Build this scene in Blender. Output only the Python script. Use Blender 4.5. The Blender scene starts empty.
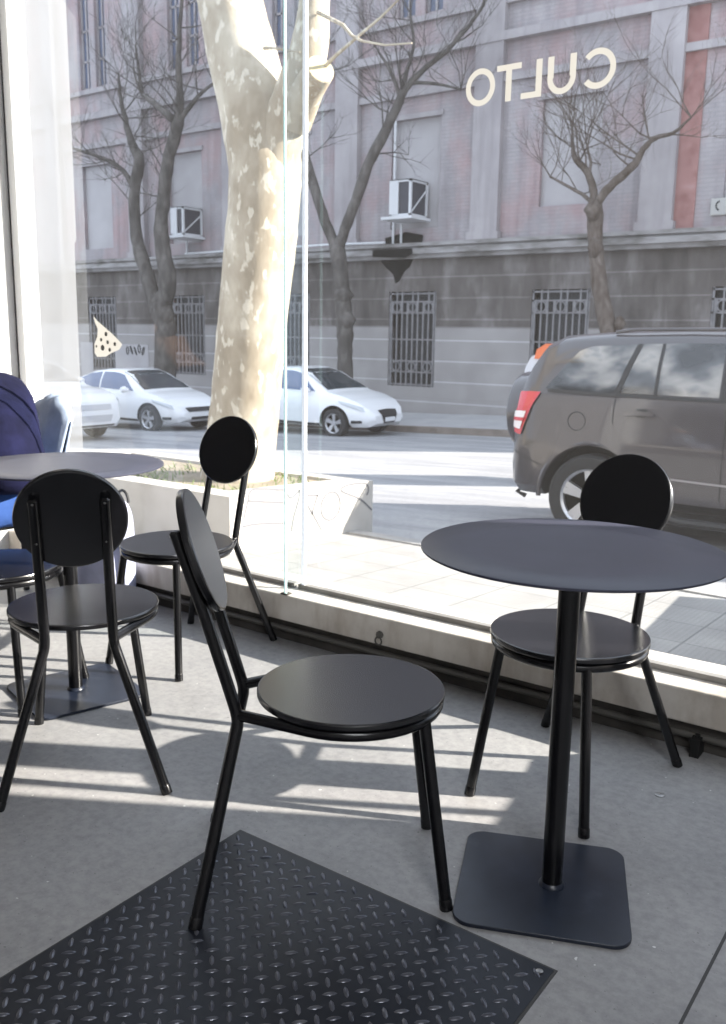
import bpy, bmesh, math, random
from math import sin, cos, pi, radians
from mathutils import Vector, Matrix
from mathutils.bvhtree import BVHTree

random.seed(7)
SC = bpy.context.scene
COL = SC.collection

# ------------------------------------------------------------------ helpers
class MB:
    """collects geometry for ONE mesh object"""
    def __init__(s): s.v = []; s.f = []; s.m = []
    def add(s, vs, fs, mi=0, M=None):
        o = len(s.v)
        for p in vs:
            p = Vector(p)
            s.v.append(tuple(M @ p) if M else tuple(p))
        for q in fs: s.f.append(tuple(i + o for i in q)); s.m.append(mi)
    def box(s, x0, x1, y0, y1, z0, z1, mi=0, M=None):
        vs = [(x, y, z) for x in (x0, x1) for y in (y0, y1) for z in (z0, z1)]
        s.add(vs, [(0,1,3,2),(4,6,7,5),(0,4,5,1),(2,3,7,6),(0,2,6,4),(1,5,7,3)], mi, M)
    def tube(s, pts, rad, seg=12, mi=0, cap=True, M=None, jit=0.0):
        pts = [Vector(p) for p in pts]
        n = len(pts)
        if not hasattr(rad, '__len__'): rad = [rad] * n
        t0 = (pts[1] - pts[0]).normalized()
        a = Vector((0,0,1)) if abs(t0.z) < .9 else Vector((1,0,0))
        nrm = t0.cross(a).normalized()
        vs = []; fs = []
        for i in range(n):
            if i == 0: t = pts[1] - pts[0]
            elif i == n-1: t = pts[-1] - pts[-2]
            else: t = (pts[i+1]-pts[i]).normalized() + (pts[i]-pts[i-1]).normalized()
            t.normalize()
            nrm = (nrm - t * nrm.dot(t)).normalized()
            b = t.cross(nrm)
            k = 1.0
            if 0 < i < n-1:
                d = (pts[i+1]-pts[i]).normalized().dot(t)
                k = 1.0 / max(.6, d)
            for j in range(seg):
                ang = 2*pi*j/seg
                r = rad[i] * (1 + jit*random.uniform(-1, 1))
                vs.append(pts[i] + (nrm*cos(ang) + b*sin(ang)) * r)
        for i in range(n-1):
            for j in range(seg):
                j2 = (j+1) % seg
                fs.append((i*seg+j, i*seg+j2, (i+1)*seg+j2, (i+1)*seg+j))
        if cap:
            fs.append(tuple(reversed(range(seg)))); fs.append(tuple((n-1)*seg + j for j in range(seg)))
        s.add(vs, fs, mi, M)
    def lathe(s, prof, seg=48, mi=0, M=None, closed=False):
        vs = []; fs = []; n = len(prof)
        for r, z in prof:
            for j in range(seg):
                a = 2*pi*j/seg; vs.append((r*cos(a), r*sin(a), z))
        for i in range(n if closed else n-1):
            i2 = (i+1) % n
            for j in range(seg):
                j2 = (j+1) % seg
                fs.append((i*seg+j, i*seg+j2, i2*seg+j2, i2*seg+j))
        if not closed:
            fs.append(tuple(reversed(range(seg)))); fs.append(tuple((n-1)*seg+j for j in range(seg)))
        s.add(vs, fs, mi, M)
    def prism(s, poly, d0, d1, M=None, mi=0):
        n = len(poly)
        vs = [(x, y, d0) for x, y in poly] + [(x, y, d1) for x, y in poly]
        fs = [tuple(reversed(range(n))), tuple(range(n, 2*n))]
        for i in range(n): fs.append((i, (i+1) % n, n+(i+1) % n, n+i))
        s.add(vs, fs, mi, M)
    def build(s, name, mat, parent=None, smooth=True, angle=40):
        me = bpy.data.meshes.new(name)
        me.from_pydata(s.v, [], s.f); me.validate()
        mats = mat if isinstance(mat, (list, tuple)) else [mat]
        for m in mats: me.materials.append(m)
        for p, mi in zip(me.polygons, s.m): p.material_index = mi
        bm = bmesh.new(); bm.from_mesh(me)
        bmesh.ops.recalc_face_normals(bm, faces=bm.faces[:]); bm.to_mesh(me); bm.free()
        if smooth:
            for p in me.polygons: p.use_smooth = True
            try: me.set_sharp_from_angle(angle=radians(angle))
            except Exception: pass
        o = bpy.data.objects.new(name, me); COL.objects.link(o)
        if parent: o.parent = parent
        return o

def XZ(y=0):   # maps prism (a,b,depth) -> (x=a, y=y-depth, z=b)
    return Matrix(((1,0,0,0),(0,0,-1,y),(0,1,0,0),(0,0,0,1)))

def tag(o, label, cat, group=None, kind=None):
    o['label'] = label; o['category'] = cat
    if group: o['group'] = group
    if kind: o['kind'] = kind
    return o
def empty(name, loc=(0,0,0), rz=0):
    o = bpy.data.objects.new(name, None); COL.objects.link(o)
    o.empty_display_size = .1; o.location = loc; o.rotation_euler = (0,0,rz); return o
def thing(name, label, cat, loc=(0,0,0), rz=0, group=None):
    return tag(empty(name, loc, rz), label, cat, group)
def struct(o): o['kind'] = 'structure'; return o
def copy_tree(o, parent=None):
    c = o.copy(); COL.objects.link(c); c.parent = parent
    for ch in [x for x in bpy.data.objects if x.parent == o]: copy_tree(ch, c)
    return c
def apply_mods(o):
    dg = bpy.context.evaluated_depsgraph_get()
    me = bpy.data.meshes.new_from_object(o.evaluated_get(dg))
    o.modifiers.clear(); o.data = me
    return o
def set_smooth(o, angle=None):
    for p in o.data.polygons: p.use_smooth = True
    if angle:
        try: o.data.set_sharp_from_angle(angle=radians(angle))
        except Exception: pass

# ------------------------------------------------------------------ materials
def mat(name, col, rough=.5, metal=0, spec=.5, **k):
    m = bpy.data.materials.new(name); m.use_nodes = True
    b = m.node_tree.nodes['Principled BSDF']
    b.inputs['Base Color'].default_value = (*col, 1)
    b.inputs['Roughness'].default_value = rough
    b.inputs['Metallic'].default_value = metal
    b.inputs['Specular IOR Level'].default_value = spec
    if 'coat' in k:
        b.inputs['Coat Weight'].default_value = k['coat']; b.inputs['Coat Roughness'].default_value = .05
    return m
def N(m, t, **k):
    n = m.node_tree.nodes.new(t)
    for a, v in k.items():
        if a in n.inputs.keys(): n.inputs[a].default_value = v
        else: setattr(n, a, v)
    return n
def LK(m, a, b): m.node_tree.links.new(a, b)
def ramp(m, fac, stops):
    r = N(m, 'ShaderNodeValToRGB'); e = r.color_ramp.elements
    while len(e) < len(stops): e.new(.5)
    for el, (p, c) in zip(e, stops): el.position = p; el.color = (*c, 1)
    LK(m, fac, r.inputs['Fac']); return r.outputs['Color']
def coords(m, scale=(1,1,1), kind='Object'):
    tc = N(m, 'ShaderNodeTexCoord'); mp = N(m, 'ShaderNodeMapping'); mp.inputs['Scale'].default_value = scale
    LK(m, tc.outputs[kind], mp.inputs['Vector']); return mp.outputs['Vector']
def noise(m, vec, scale, detail=4, rough=.55):
    n = N(m, 'ShaderNodeTexNoise'); n.inputs['Scale'].default_value = scale
    n.inputs['Detail'].default_value = detail; n.inputs['Roughness'].default_value = rough
    LK(m, vec, n.inputs['Vector']); return n.outputs['Fac']
def mixc(m, fac, a, b, mode='MIX'):
    x = N(m, 'ShaderNodeMix'); x.data_type = 'RGBA'; x.blend_type = mode
    for s_, v in ((0, fac), (6, a), (7, b)):
        if hasattr(v, 'is_linked') or hasattr(v, 'links'): LK(m, v, x.inputs[s_])
        else: x.inputs[s_].default_value = v if s_ == 0 else (*v, 1)
    return x.outputs[2]
def bump(m, h, strength=.3, dist=.01):
    b = N(m, 'ShaderNodeBump'); b.inputs['Strength'].default_value = strength; b.inputs['Distance'].default_value = dist
    LK(m, h, b.inputs['Height']); LK(m, b.outputs['Normal'], m.node_tree.nodes['Principled BSDF'].inputs['Normal'])
def setcol(m, c): LK(m, c, m.node_tree.nodes['Principled BSDF'].inputs['Base Color'])
def setrough(m, c): LK(m, c, m.node_tree.nodes['Principled BSDF'].inputs['Roughness'])
def noisy(name, stops, scale=5, rough=.7, b=0, spec=.3, vscale=(1,1,1), detail=6, **k):
    m = mat(name, stops[0][1], rough, spec=spec, **k)
    v = coords(m, vscale); f = noise(m, v, scale, detail)
    setcol(m, ramp(m, f, stops))
    if b: bump(m, noise(m, v, scale*6, 4), b)
    return m

M = {}
M['black'] = noisy('black_powder_coat', [(.3,(.004,.004,.005)),(.7,(.006,.006,.007))], 20, rough=.24, spec=.5)
M['seat'] = noisy('black_seat_paint', [(.3,(.005,.005,.006)),(.7,(.007,.007,.009))], 12, rough=.24, spec=.85)
M['tabletop'] = noisy('slate_metal_top', [(.3,(.034,.036,.058)),(.7,(.043,.045,.072))], 9, rough=.40, spec=.6)
M['basep'] = noisy('blue_black_plate', [(.3,(.007,.010,.020)),(.62,(.013,.018,.032)),(.8,(.035,.042,.06))], 14, rough=.33, spec=.5)
M['tread'] = noisy('tread_steel', [(.3,(.006,.008,.014)),(.6,(.011,.014,.022)),(.85,(.028,.029,.034))], 9, rough=.45, spec=.4)
M['tread_top'] = noisy('worn_highlit_tread_tops', [(.3,(.06,.065,.085)),(.6,(.13,.135,.16)),(.8,(.26,.26,.28))], 14, rough=.28, spec=.8, metal=.5)  # paler colour holds wear plus painted glossy highlights
M['rubber'] = mat('rubber', (.005,.005,.005), .7)
M['chrome'] = mat('worn_metal', (.35,.34,.33), .4, 1)

def concrete_floor():
    m = mat('polished_concrete', (.3,.3,.3), .5, spec=.35)
    v = coords(m)
    c1 = ramp(m, noise(m, v, 1.6, 8, .6), [(.3,(.265,.264,.268)),(.52,(.325,.322,.322)),(.72,(.38,.375,.37))])
    c2 = ramp(m, noise(m, v, 38, 6, .7), [(.35,(.78,.78,.79)),(.6,(1,1,1))])
    c = mixc(m, 1.0, c1, c2, 'MULTIPLY')
    # small dark pits and pale flecks
    pit = ramp(m, noise(m, v, 120, 2, .5), [(.26,(.55,.55,.55)),(.31,(1,1,1))])
    c = mixc(m, 1.0, c, pit, 'MULTIPLY')
    fl = ramp(m, noise(m, v, 55, 1, .4), [(.775,(0,0,0)),(.80,(.35,.35,.34))])
    c = mixc(m, 1.0, c, fl, 'ADD')
    setcol(m, c)
    setrough(m, ramp(m, noise(m, v, 4, 5), [(.3,(.38,.38,.38)),(.7,(.6,.6,.6))]))
    bump(m, noise(m, v, 60, 4), .08, .004)
    return m
M['floor'] = concrete_floor()
def sill_mat():
    m = mat('sill_concrete', (.5,.48,.45), .8, spec=.2)
    v = coords(m)
    c = ramp(m, noise(m, v, 3, 8, .65), [(.3,(.44,.405,.36)),(.5,(.60,.565,.515)),(.7,(.70,.67,.62))])
    c = mixc(m, 1.0, c, ramp(m, noise(m, coords(m, (5,1,1.5)), 2.2, 5), [(.36,(.80,.77,.74)),(.55,(1,1,1))]), 'MULTIPLY')
    setcol(m, c); bump(m, noise(m, v, 40, 5), .2, .006); return m
M['sill'] = sill_mat()
M['dark_base'] = noisy('dark_baseboard', [(.3,(.05,.047,.042)),(.7,(.11,.10,.09))], 8, rough=.8)
M['pipe'] = mat('dark_pipe', (.10,.095,.085), .45)
M['white_wall'] = noisy('white_paint', [(.3,(.80,.80,.79)),(.7,(.86,.86,.85))], 3, rough=.8)
M['grey_wall'] = noisy('room_paint', [(.3,(.42,.41,.41)),(.7,(.48,.47,.47))], 3, rough=.8)
M['room_ceiling'] = noisy('room_ceiling_paint', [(.3,(.50,.49,.49)),(.7,(.56,.55,.55))], 3, rough=.9)
M['white_frame'] = mat('white_frame', (.85,.86,.87), .35)
M['dark_gap'] = mat('dark_gap', (.06,.06,.06), .8)

def glass(name, veil=.015, tint=(.97,.985,.985)):
    m = bpy.data.materials.new(name); m.use_nodes = True
    nt = m.node_tree; nt.nodes.clear()
    out = nt.nodes.new('ShaderNodeOutputMaterial'); mx = nt.nodes.new('ShaderNodeMixShader')
    tr = nt.nodes.new('ShaderNodeBsdfTransparent'); gl = nt.nodes.new('ShaderNodeBsdfGlossy'); fr = nt.nodes.new('ShaderNodeFresnel')
    tr.inputs['Color'].default_value = (*tint, 1); gl.inputs['Roughness'].default_value = .0
    gl.inputs['Color'].default_value = (.85,.88,.9,1); fr.inputs['IOR'].default_value = 1.4
    nt.links.new(fr.outputs[0], mx.inputs[0]); nt.links.new(tr.outputs[0], mx.inputs[1]); nt.links.new(gl.outputs[0], mx.inputs[2])
    hz = nt.nodes.new('ShaderNodeMixShader'); td = nt.nodes.new('ShaderNodeBsdfTranslucent'); td.inputs['Color'].default_value = (.9,.88,.87,1)
    hz.inputs[0].default_value = veil  # pale veil of glare put into the glass as a translucent share
    nt.links.new(mx.outputs[0], hz.inputs[1]); nt.links.new(td.outputs[0], hz.inputs[2])
    nt.links.new(hz.outputs[0], out.inputs['Surface']); return m
M['glass'] = glass('window_glass')
M['fin'] = glass('fin_glass', tint=(.90,.95,.95))
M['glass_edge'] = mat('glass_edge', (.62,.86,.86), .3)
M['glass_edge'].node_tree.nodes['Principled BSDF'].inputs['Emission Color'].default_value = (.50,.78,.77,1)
M['glass_edge'].node_tree.nodes['Principled BSDF'].inputs['Emission Strength'].default_value = .38  # glow put in for light carried along the glass
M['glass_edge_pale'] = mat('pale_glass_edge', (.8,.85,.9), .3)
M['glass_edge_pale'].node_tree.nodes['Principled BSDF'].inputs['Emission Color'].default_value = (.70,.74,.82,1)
M['glass_edge_pale'].node_tree.nodes['Principled BSDF'].inputs['Emission Strength'].default_value = .42  # same painted glow, paler, for the outer edge
def haze():  # bright reflection on the pane, put in as translucent colour
    m = bpy.data.materials.new('reflection_haze'); m.use_nodes = True
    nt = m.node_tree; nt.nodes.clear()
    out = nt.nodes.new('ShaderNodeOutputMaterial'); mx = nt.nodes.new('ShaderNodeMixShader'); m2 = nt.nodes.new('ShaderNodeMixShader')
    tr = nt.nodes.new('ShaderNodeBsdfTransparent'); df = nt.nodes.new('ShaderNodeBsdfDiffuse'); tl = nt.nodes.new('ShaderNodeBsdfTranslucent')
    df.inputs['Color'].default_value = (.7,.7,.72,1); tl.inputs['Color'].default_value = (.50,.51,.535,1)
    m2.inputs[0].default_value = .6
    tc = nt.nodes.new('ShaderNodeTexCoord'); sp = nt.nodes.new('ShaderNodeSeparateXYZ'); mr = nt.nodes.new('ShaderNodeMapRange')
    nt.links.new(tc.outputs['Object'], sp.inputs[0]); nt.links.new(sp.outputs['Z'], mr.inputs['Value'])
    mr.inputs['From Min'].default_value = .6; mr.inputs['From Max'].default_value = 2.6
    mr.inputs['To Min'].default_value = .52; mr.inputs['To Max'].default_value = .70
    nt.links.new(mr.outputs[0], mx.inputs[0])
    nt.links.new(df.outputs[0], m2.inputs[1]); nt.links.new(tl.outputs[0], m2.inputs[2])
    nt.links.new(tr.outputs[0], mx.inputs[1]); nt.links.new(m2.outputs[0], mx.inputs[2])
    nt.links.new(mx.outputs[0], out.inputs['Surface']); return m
M['haze'] = haze()
M['vinyl'] = mat('white_vinyl', (.92,.91,.88), .5)
def translucent_vinyl():
    m = M['vinyl']; b = m.node_tree.nodes['Principled BSDF']
    nt = m.node_tree; tl = nt.nodes.new('ShaderNodeBsdfTranslucent'); mx = nt.nodes.new('ShaderNodeMixShader')
    tl.inputs['Color'].default_value = (.43,.41,.37,1); mx.inputs[0].default_value = .6
    nt.links.new(b.outputs[0], mx.inputs[1]); nt.links.new(tl.outputs[0], mx.inputs[2])
    nt.links.new(mx.outputs[0], nt.nodes['Material Output'].inputs['Surface'])
translucent_vinyl()
M['vinyl_dark'] = mat('dark_vinyl', (.03,.03,.03), .5)

# ------------------------------------------------------------------ camera (world: X along the window wall, Y out to the street)
FPX, TILT, ROLL, CH, YAW = 905.24, .1942, .0155, 1.1709, .6223
fw = Vector((-sin(YAW)*cos(TILT), cos(YAW)*cos(TILT), -sin(TILT)))
r0 = Vector((cos(YAW), sin(YAW), 0)); u0 = r0.cross(fw)
rr = cos(ROLL)*r0 + sin(ROLL)*u0; uu = cos(ROLL)*u0 - sin(ROLL)*r0
cd = bpy.data.cameras.new('camera'); cam = bpy.data.objects.new('camera', cd); COL.objects.link(cam)
cam.matrix_world = Matrix(((rr.x,uu.x,-fw.x,0),(rr.y,uu.y,-fw.y,0),(rr.z,uu.z,-fw.z,CH),(0,0,0,1)))
cd.sensor_width = 36; cd.sensor_fit = 'AUTO'; cd.lens = FPX*36/1024; cd.clip_start = .02; cd.clip_end = 300
cd.dof.use_dof = True; cd.dof.focus_distance = 1.75; cd.dof.aperture_fstop = 9.0
SC.camera = cam

# ------------------------------------------------------------------ room shell
PX = .60     # inner edge of the right-hand pier
b = MB(); b.box(-6,4.0,-3.0,2.56,-.2,0); struct(b.build('floor', M['floor'], smooth=False))
# floor saw-cut joint
b = MB(); b.box(-.345,-.339,-2.9,2.5,0,.0008); struct(b.build('trim_1', M['dark_gap'], smooth=False))
b = MB(); b.box(-6,4.0,-3.0,2.75,3.15,3.3); struct(b.build('ceiling', M['room_ceiling'], smooth=False))
b = MB(); b.box(-6,4.0,-3.15,-3.0,0,3.3); struct(b.build('wall_back', M['grey_wall'], smooth=False))
b = MB(); b.box(PX,4.0,2.64,2.70,-.2,3.3); struct(b.build('wall_front', M['grey_wall'], smooth=False))
b = MB(); b.box(-4.3,-3.98,2.22,2.78,-.2,3.3); struct(b.build('wall_pier', M['white_wall'], smooth=False))
b = MB(); b.box(-6.15,-6,-3.0,2.75,-.2,3.3); b.box(-6,-4.3,2.55,2.75,-.2,3.3); struct(b.build('wall_left', M['grey_wall'], smooth=False))
b = MB(); b.box(4.0,4.15,-3.0,2.75,-.2,3.3); struct(b.build('wall_right', M['grey_wall'], smooth=False))
# sill: upper block overhanging a dark recessed base
b = MB(); b.box(-3.98,PX,2.5325,2.80,.085,.189)
o = b.build('window_sill', M['sill'], smooth=False); struct(o)
bv = o.modifiers.new('b','BEVEL'); bv.width = .006; bv.segments = 2; apply_mods(o)
b = MB(); b.box(-3.98,PX,2.562,2.80,-.3,.085); struct(b.build('baseboard_front', M['dark_base'], smooth=False))
# glazing rail on the sill
b = MB(); b.box(-2.195,-.05,2.632,2.66,.189,.207); b.box(-3.92,-2.215,2.632,2.66,.189,.207)
M['rail'] = noisy('rail_grey', [(.3,(.20,.19,.18)),(.7,(.30,.29,.275))], 8, rough=.6)
struct(b.build('trim_2', M['rail'], smooth=False))
# panes
def sheet(name, x0, x1, z0, z1, y, m):
    b = MB(); b.add([(x0,y,z0),(x1,y,z0),(x1,y,z1),(x0,y,z1)], [(0,1,2,3)])
    return struct(b.build(name, m, smooth=False))
sheet('window_1', -3.92, -2.18, .2, 3.15, 2.645, M['glass'])
sheet('window_2', -2.172, -.06, .2, 3.15, 2.645, M['glass'])
# glass fin, perpendicular to the panes
b = MB(); b.add([(-2.182,2.545,.192),(-2.182,2.64,.192),(-2.182,2.64,3.15),(-2.182,2.545,3.15)], [(0,1,2,3)])
fin = struct(b.build('window_3', M['fin'], smooth=False))
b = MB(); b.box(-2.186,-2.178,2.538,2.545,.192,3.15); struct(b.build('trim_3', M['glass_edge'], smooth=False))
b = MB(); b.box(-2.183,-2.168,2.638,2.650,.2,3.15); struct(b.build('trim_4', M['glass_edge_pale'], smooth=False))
b = MB(); b.box(-2.20,-2.165,2.533,2.56,.1885,.194); struct(b.build('trim_5', M['dark_base'], smooth=False))
# white jamb at the left end, with a dark shadow gap against the pier
b = MB(); b.box(-3.967,-3.915,2.641,2.69,.189,3.15); struct(b.build('window_frame', M['white_frame'], smooth=False))
b = MB(); b.box(-3.979,-3.968,2.641,2.69,.189,3.15); struct(b.build('trim_6', M['dark_gap'], smooth=False))
# door frame beyond the right edge of the picture (its posts stripe the floor with shade)
b = MB(); b.box(-.05,.205,2.638,2.662,.189,3.15); struct(b.build('door_frame', M['white_frame'], smooth=False))
b = MB(); b.box(.375,.405,2.64,2.66,.189,3.15); struct(b.build('trim_7', M['white_frame'], smooth=False))
# unseen sloping wedge added beside the window to slant the floor shade
b = MB(); b.prism([(-.50,.19),(PX+.9,.19),(PX+.9,1.0),(.53,.76),(.2,.60),(-.17,.43),(-.34,.26)], 0, .02, M=XZ(2.69))
struct(b.build('shade_wedge', M['sill'], smooth=False))

# translucent strip painting in the sunlit pier's reflection on the left pane
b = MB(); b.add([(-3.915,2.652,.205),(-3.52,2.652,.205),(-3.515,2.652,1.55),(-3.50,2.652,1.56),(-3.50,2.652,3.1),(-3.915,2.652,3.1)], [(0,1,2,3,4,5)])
tag(b.build('window_haze', M['haze'], smooth=False), 'painted strip of hazy white reflection on the glass next to the white window jamb', 'window haze')

# lettering CULTO, mirrored (read from the street)
b = MB(); Z0, Z1 = 1.872, 1.977; SW = .0168
def arc(cx, cz, ro_x, ro_z, a0, a1, n=28, sw=SW):
    vs = []
    for i in range(n+1):
        a = a0 + (a1-a0)*i/n
        vs.append((cx+ro_x*cos(a), 2.638, cz+ro_z*sin(a))); vs.append((cx+(ro_x-sw)*cos(a), 2.638, cz+(ro_z-sw)*sin(a)))
    b.add(vs, [(2*i,2*i+1,2*i+3,2*i+2) for i in range(n)])
def rect(x0,x1,z0,z1): b.add([(x0,2.638,z0),(x1,2.638,z0),(x1,2.638,z1),(x0,2.638,z1)], [(0,1,2,3)])
zc = (Z0+Z1)/2; hz = (Z1-Z0)/2+.002
arc(-1.471, zc, .051, hz, 0, 2*pi)
rect(-1.415,-1.333,Z1-SW,Z1); rect(-1.384,-1.3645,Z0,Z1-SW)
rect(-1.2845,-1.265,Z0,Z1); rect(-1.332,-1.2845,Z0,Z0+SW)
rect(-1.247,-1.2275,Z0+.045,Z1); rect(-1.1775,-1.158,Z0+.045,Z1); arc(-1.2025, Z0+.045, .0445, .047, pi, 2*pi)
arc(-1.092, zc, .0535, hz, -pi*.77, pi*.77)
tag(b.build('window_lettering', M['vinyl'], smooth=False), 'white mirrored CULTO lettering stuck high on the window glass', 'lettering')

PIZZA = [(-3.386,1.232),(-3.36,1.21),(-3.301,1.177),(-3.244,1.144),(-3.197,1.11),(-3.218,1.088),(-3.278,1.069),(-3.309,1.055),(-3.37,1.052),(-3.387,1.069),(-3.386,1.108),(-3.364,1.142),(-3.359,1.176),(-3.376,1.2)]
PDOT = [(-3.3,1.153),(-3.335,1.128),(-3.291,1.118),(-3.327,1.093),(-3.279,1.085),(-3.243,1.111),(-3.369,1.099)]
b = MB(); b.add([(x,2.638,z) for x,z in PIZZA], [tuple(range(len(PIZZA)))])
st = tag(b.build('window_sticker', M['vinyl'], smooth=False), 'white speckled pizza slice sticker on the left window pane', 'sticker')
for i, (x,z) in enumerate(PDOT):
    b = MB(); r = (.010,.008,.009,.013,.009,.009,.006)[i]
    b.add([(x+r*cos(t*pi/6), 2.635, z+r*sin(t*pi/6)) for t in range(12)], [tuple(range(12))])
    b.build('sticker_dot', M['vinyl_dark'], st, smooth=False)

# pipe along the foot of the sill, clamp, hook
b = MB(); b.tube([(-3.95,2.545,.052),(-2.5,2.547,.05),(PX,2.545,.048)], .011, 10)
pp = tag(b.build('pipe', M['pipe']), 'thin dark pipe running along the foot of the window sill', 'pipe')
b = MB(); b.box(-.638,-.612,2.505,2.56,0,.055); b.tube([(-.625,2.53,.055),(-.625,2.53,.062)], .008, 8)
tag(b.build('floor_stop', M['rubber'], smooth=False), 'small black stop on the floor against the pipe at the right', 'floor stop')
b = MB(); b.lathe([(.014,0),(.014,.006),(.009,.01)], 16, M=Matrix.Translation((-1.734,2.5325,.125)) @ Matrix.Rotation(pi/2,4,'X'))
hk = thing('wall_hook', 'small rusty hook fixed to the front of the concrete sill', 'hook', (0,0,0))
b.build('hook_plate', M['pipe'], hk)
b = MB(); b.tube([(-1.734+.014*sin(t*.5), 2.522, .118-.014*(1-cos(t*.5))) for t in range(13)], .003, 8); b.build('hook_ring', M['pipe'], hk)
b = MB(); b.lathe([(.013,0),(.013,.002),(.010,.003),(.005,.003),(.004,.0015)], 20, M=Matrix.Translation((-.632,2.232,0)))
tag(b.build('floor_bolt', M['chrome']), 'small round metal bolt head set in the concrete floor', 'bolt')

# ------------------------------------------------------------------ tread plate set in the floor
tp = thing('tread_plate', 'dark steel diamond tread plate set in the concrete floor', 'floor hatch', (-.98,.84,0))
b = MB(); b.box(-.40,.405,-.64,.60,0,.002); b.build('plate', M['tread'], tp, smooth=False)
b = MB(); c45 = cos(pi/4); P = .030
for i in range(-32, 33):
    for j in range(-32, 33):
        x = (i-j)*P*c45; y = (i+j)*P*c45 - .02
        if abs(x) > .385 or not -.62 < y < .58: continue
        a = pi/4 if (i+j) % 2 else -pi/4
        Mx = Matrix.Translation((x,y,.002)) @ Matrix.Rotation(a,4,'Z')
        ln, wd, h = .0145, .0048, .0026
        ring = [(ln,0,0),(ln*.6,wd*.8,0),(0,wd,0),(-ln*.6,wd*.8,0),(-ln,0,0),(-ln*.6,-wd*.8,0),(0,-wd,0),(ln*.6,-wd*.8,0)]
        top = [(px*.62,py*.45,h) for px,py,_ in ring]
        b.add(ring+top, [(k,(k+1)%8,8+(k+1)%8,8+k) for k in range(8)]+[tuple(range(8,16))], M=Mx)
b.build('tread_pattern', M['tread_top'], tp, angle=80)
b = MB()
for x0,x1,y0,y1 in ((-.404,.411,.60,.605),(-.404,-.40,-.64,.60),(.405,.411,-.64,.60)): b.box(x0,x1,y0,y1,0,.0012)
b.build('rim_strip', M['dark_gap'], tp, smooth=False)
b = MB(); b.lathe([(.007,.002),(.007,.0045),(.004,.0055)], 12, M=Matrix.Translation((.385,.58,0))); b.build('bolt', M['chrome'], tp)

# ------------------------------------------------------------------ chairs
def disc(r, t, bev=.004, seg=72, M_=None):
    b = MB(); b.lathe([(r-bev-.06,0),(r-bev,0),(r-bev*.3,bev*.3),(r,bev),(r,t-bev),(r-bev*.3,t-bev*.3),(r-bev,t),(r-bev-.06,t)], seg, M=M_); return b
def smooth_path(pts, rounds=2):
    pts = [Vector(p) for p in pts]
    for _ in range(rounds):
        q = [pts[0]]
        for i in range(len(pts)-1):
            a, c = pts[i], pts[i+1]
            if i > 0: q.append(a.lerp(c, .25))
            if i < len(pts)-2: q.append(a.lerp(c, .75))
        q.append(pts[-1]); pts = q
    return pts
RT = .0128
def make_chair():
    root = empty('cafe_chair')
    o = disc(.2012, .015, .004).build('seat', M['seat'], root, angle=18); o.data.transform(Matrix.Translation((0,0,.414)))
    tl = .317; R_ = Matrix.Translation((0,-.311,.7287)) @ Matrix.Rotation(-(pi/2-tl),4,'X')
    d = disc(.1317, .018, .005, M_=R_ @ Matrix.Translation((0,0,-.009)))
    d.build('backrest', M['seat'], root, angle=18)
    # one bent hoop: from one rear bend, round under the seat, to the other
    pts = [(.083,-.234,.4012)]
    for k in range(33):
        a = radians(-29.1) + radians(238.2)*k/32
        pts.append((.187*cos(a), .187*sin(a), .4012))
    pts.append((-.083,-.234,.4012))
    b = MB(); b.tube(pts, RT*.95, 14); b.build('seat_hoop', M['black'], root)
    for s in (-1,1):
        knee = (s*.083,-.234,.39)
        p = [(s*.203,-.315,.004)] + [Vector((s*.203,-.315,.004)).lerp(Vector(knee), .93), knee, (s*.082,-.2475,.44), (s*.081,-.2985,.6125), (s*.080,-.353,.782)]
        sp = [p[0]] + smooth_path(p[1:5], 2) + [p[5], (s*.080,-.3535,.786)]
        b = MB(); b.tube(sp, [RT]*(len(sp)-1)+[RT*.6], 16); lg = b.build('rear_leg', M['black'], root)
        f = [Vector((s*.159,.196,.004)), Vector((s*.117,.145,.398))]
        b = MB(); b.tube(f, RT, 16); lf = b.build('front_leg', M['black'], root)
        for l, a, c in ((lg, Vector(p[0]), Vector(knee)), (lf, f[0], f[1])):
            dr = (c-a).normalized(); e = a - dr*.004
            e.z = .0005
            b = MB(); b.tube([e, e+dr*.02, e+dr*.024], [RT+.0012, RT+.0012, RT], 16); b.build('foot_cap', M['black'], l)
        for v in (.045,-.06):
            c = R_ @ Vector((s*.080, v, -.033)); c2 = R_ @ Vector((s*.080, v, -.0365))
            b = MB(); b.tube([c, c2], [.004,.003], 10); b.build('screw', M['chrome'], lg)
    return root
chairs = [
    ('black round-seated metal chair nearest, with one leg on the tread plate', (-1.0862,1.48,0), -.888),
    ('black metal chair with round back standing behind the slate round table at right', (-.8627,2.1202,0), 3.099),
    ('black metal chair turned away, its round back hiding the left table', (-2.0274,1.509,0), .8647),
    ('black metal chair against the sill, its round back before the tree trunk', (-2.388,2.185,0), 3.272),
    ('black metal chair tucked under the left round table, cut off by the picture edge', (-2.60,1.612,0), radians(-73)),
    ('black metal chair under the person in navy, jacket over its back', (-3.37,2.035,0), radians(180)),
]
proto = make_chair()
for i, (lb, loc, rz) in enumerate(chairs):
    o = proto if i == 0 else copy_tree(proto)
    o.location = loc; o.rotation_euler = (0,0,rz)
    if i == 0: o.location.z = 0.0
    tag(o, lb, 'chair', 'black round cafe chairs')

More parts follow.
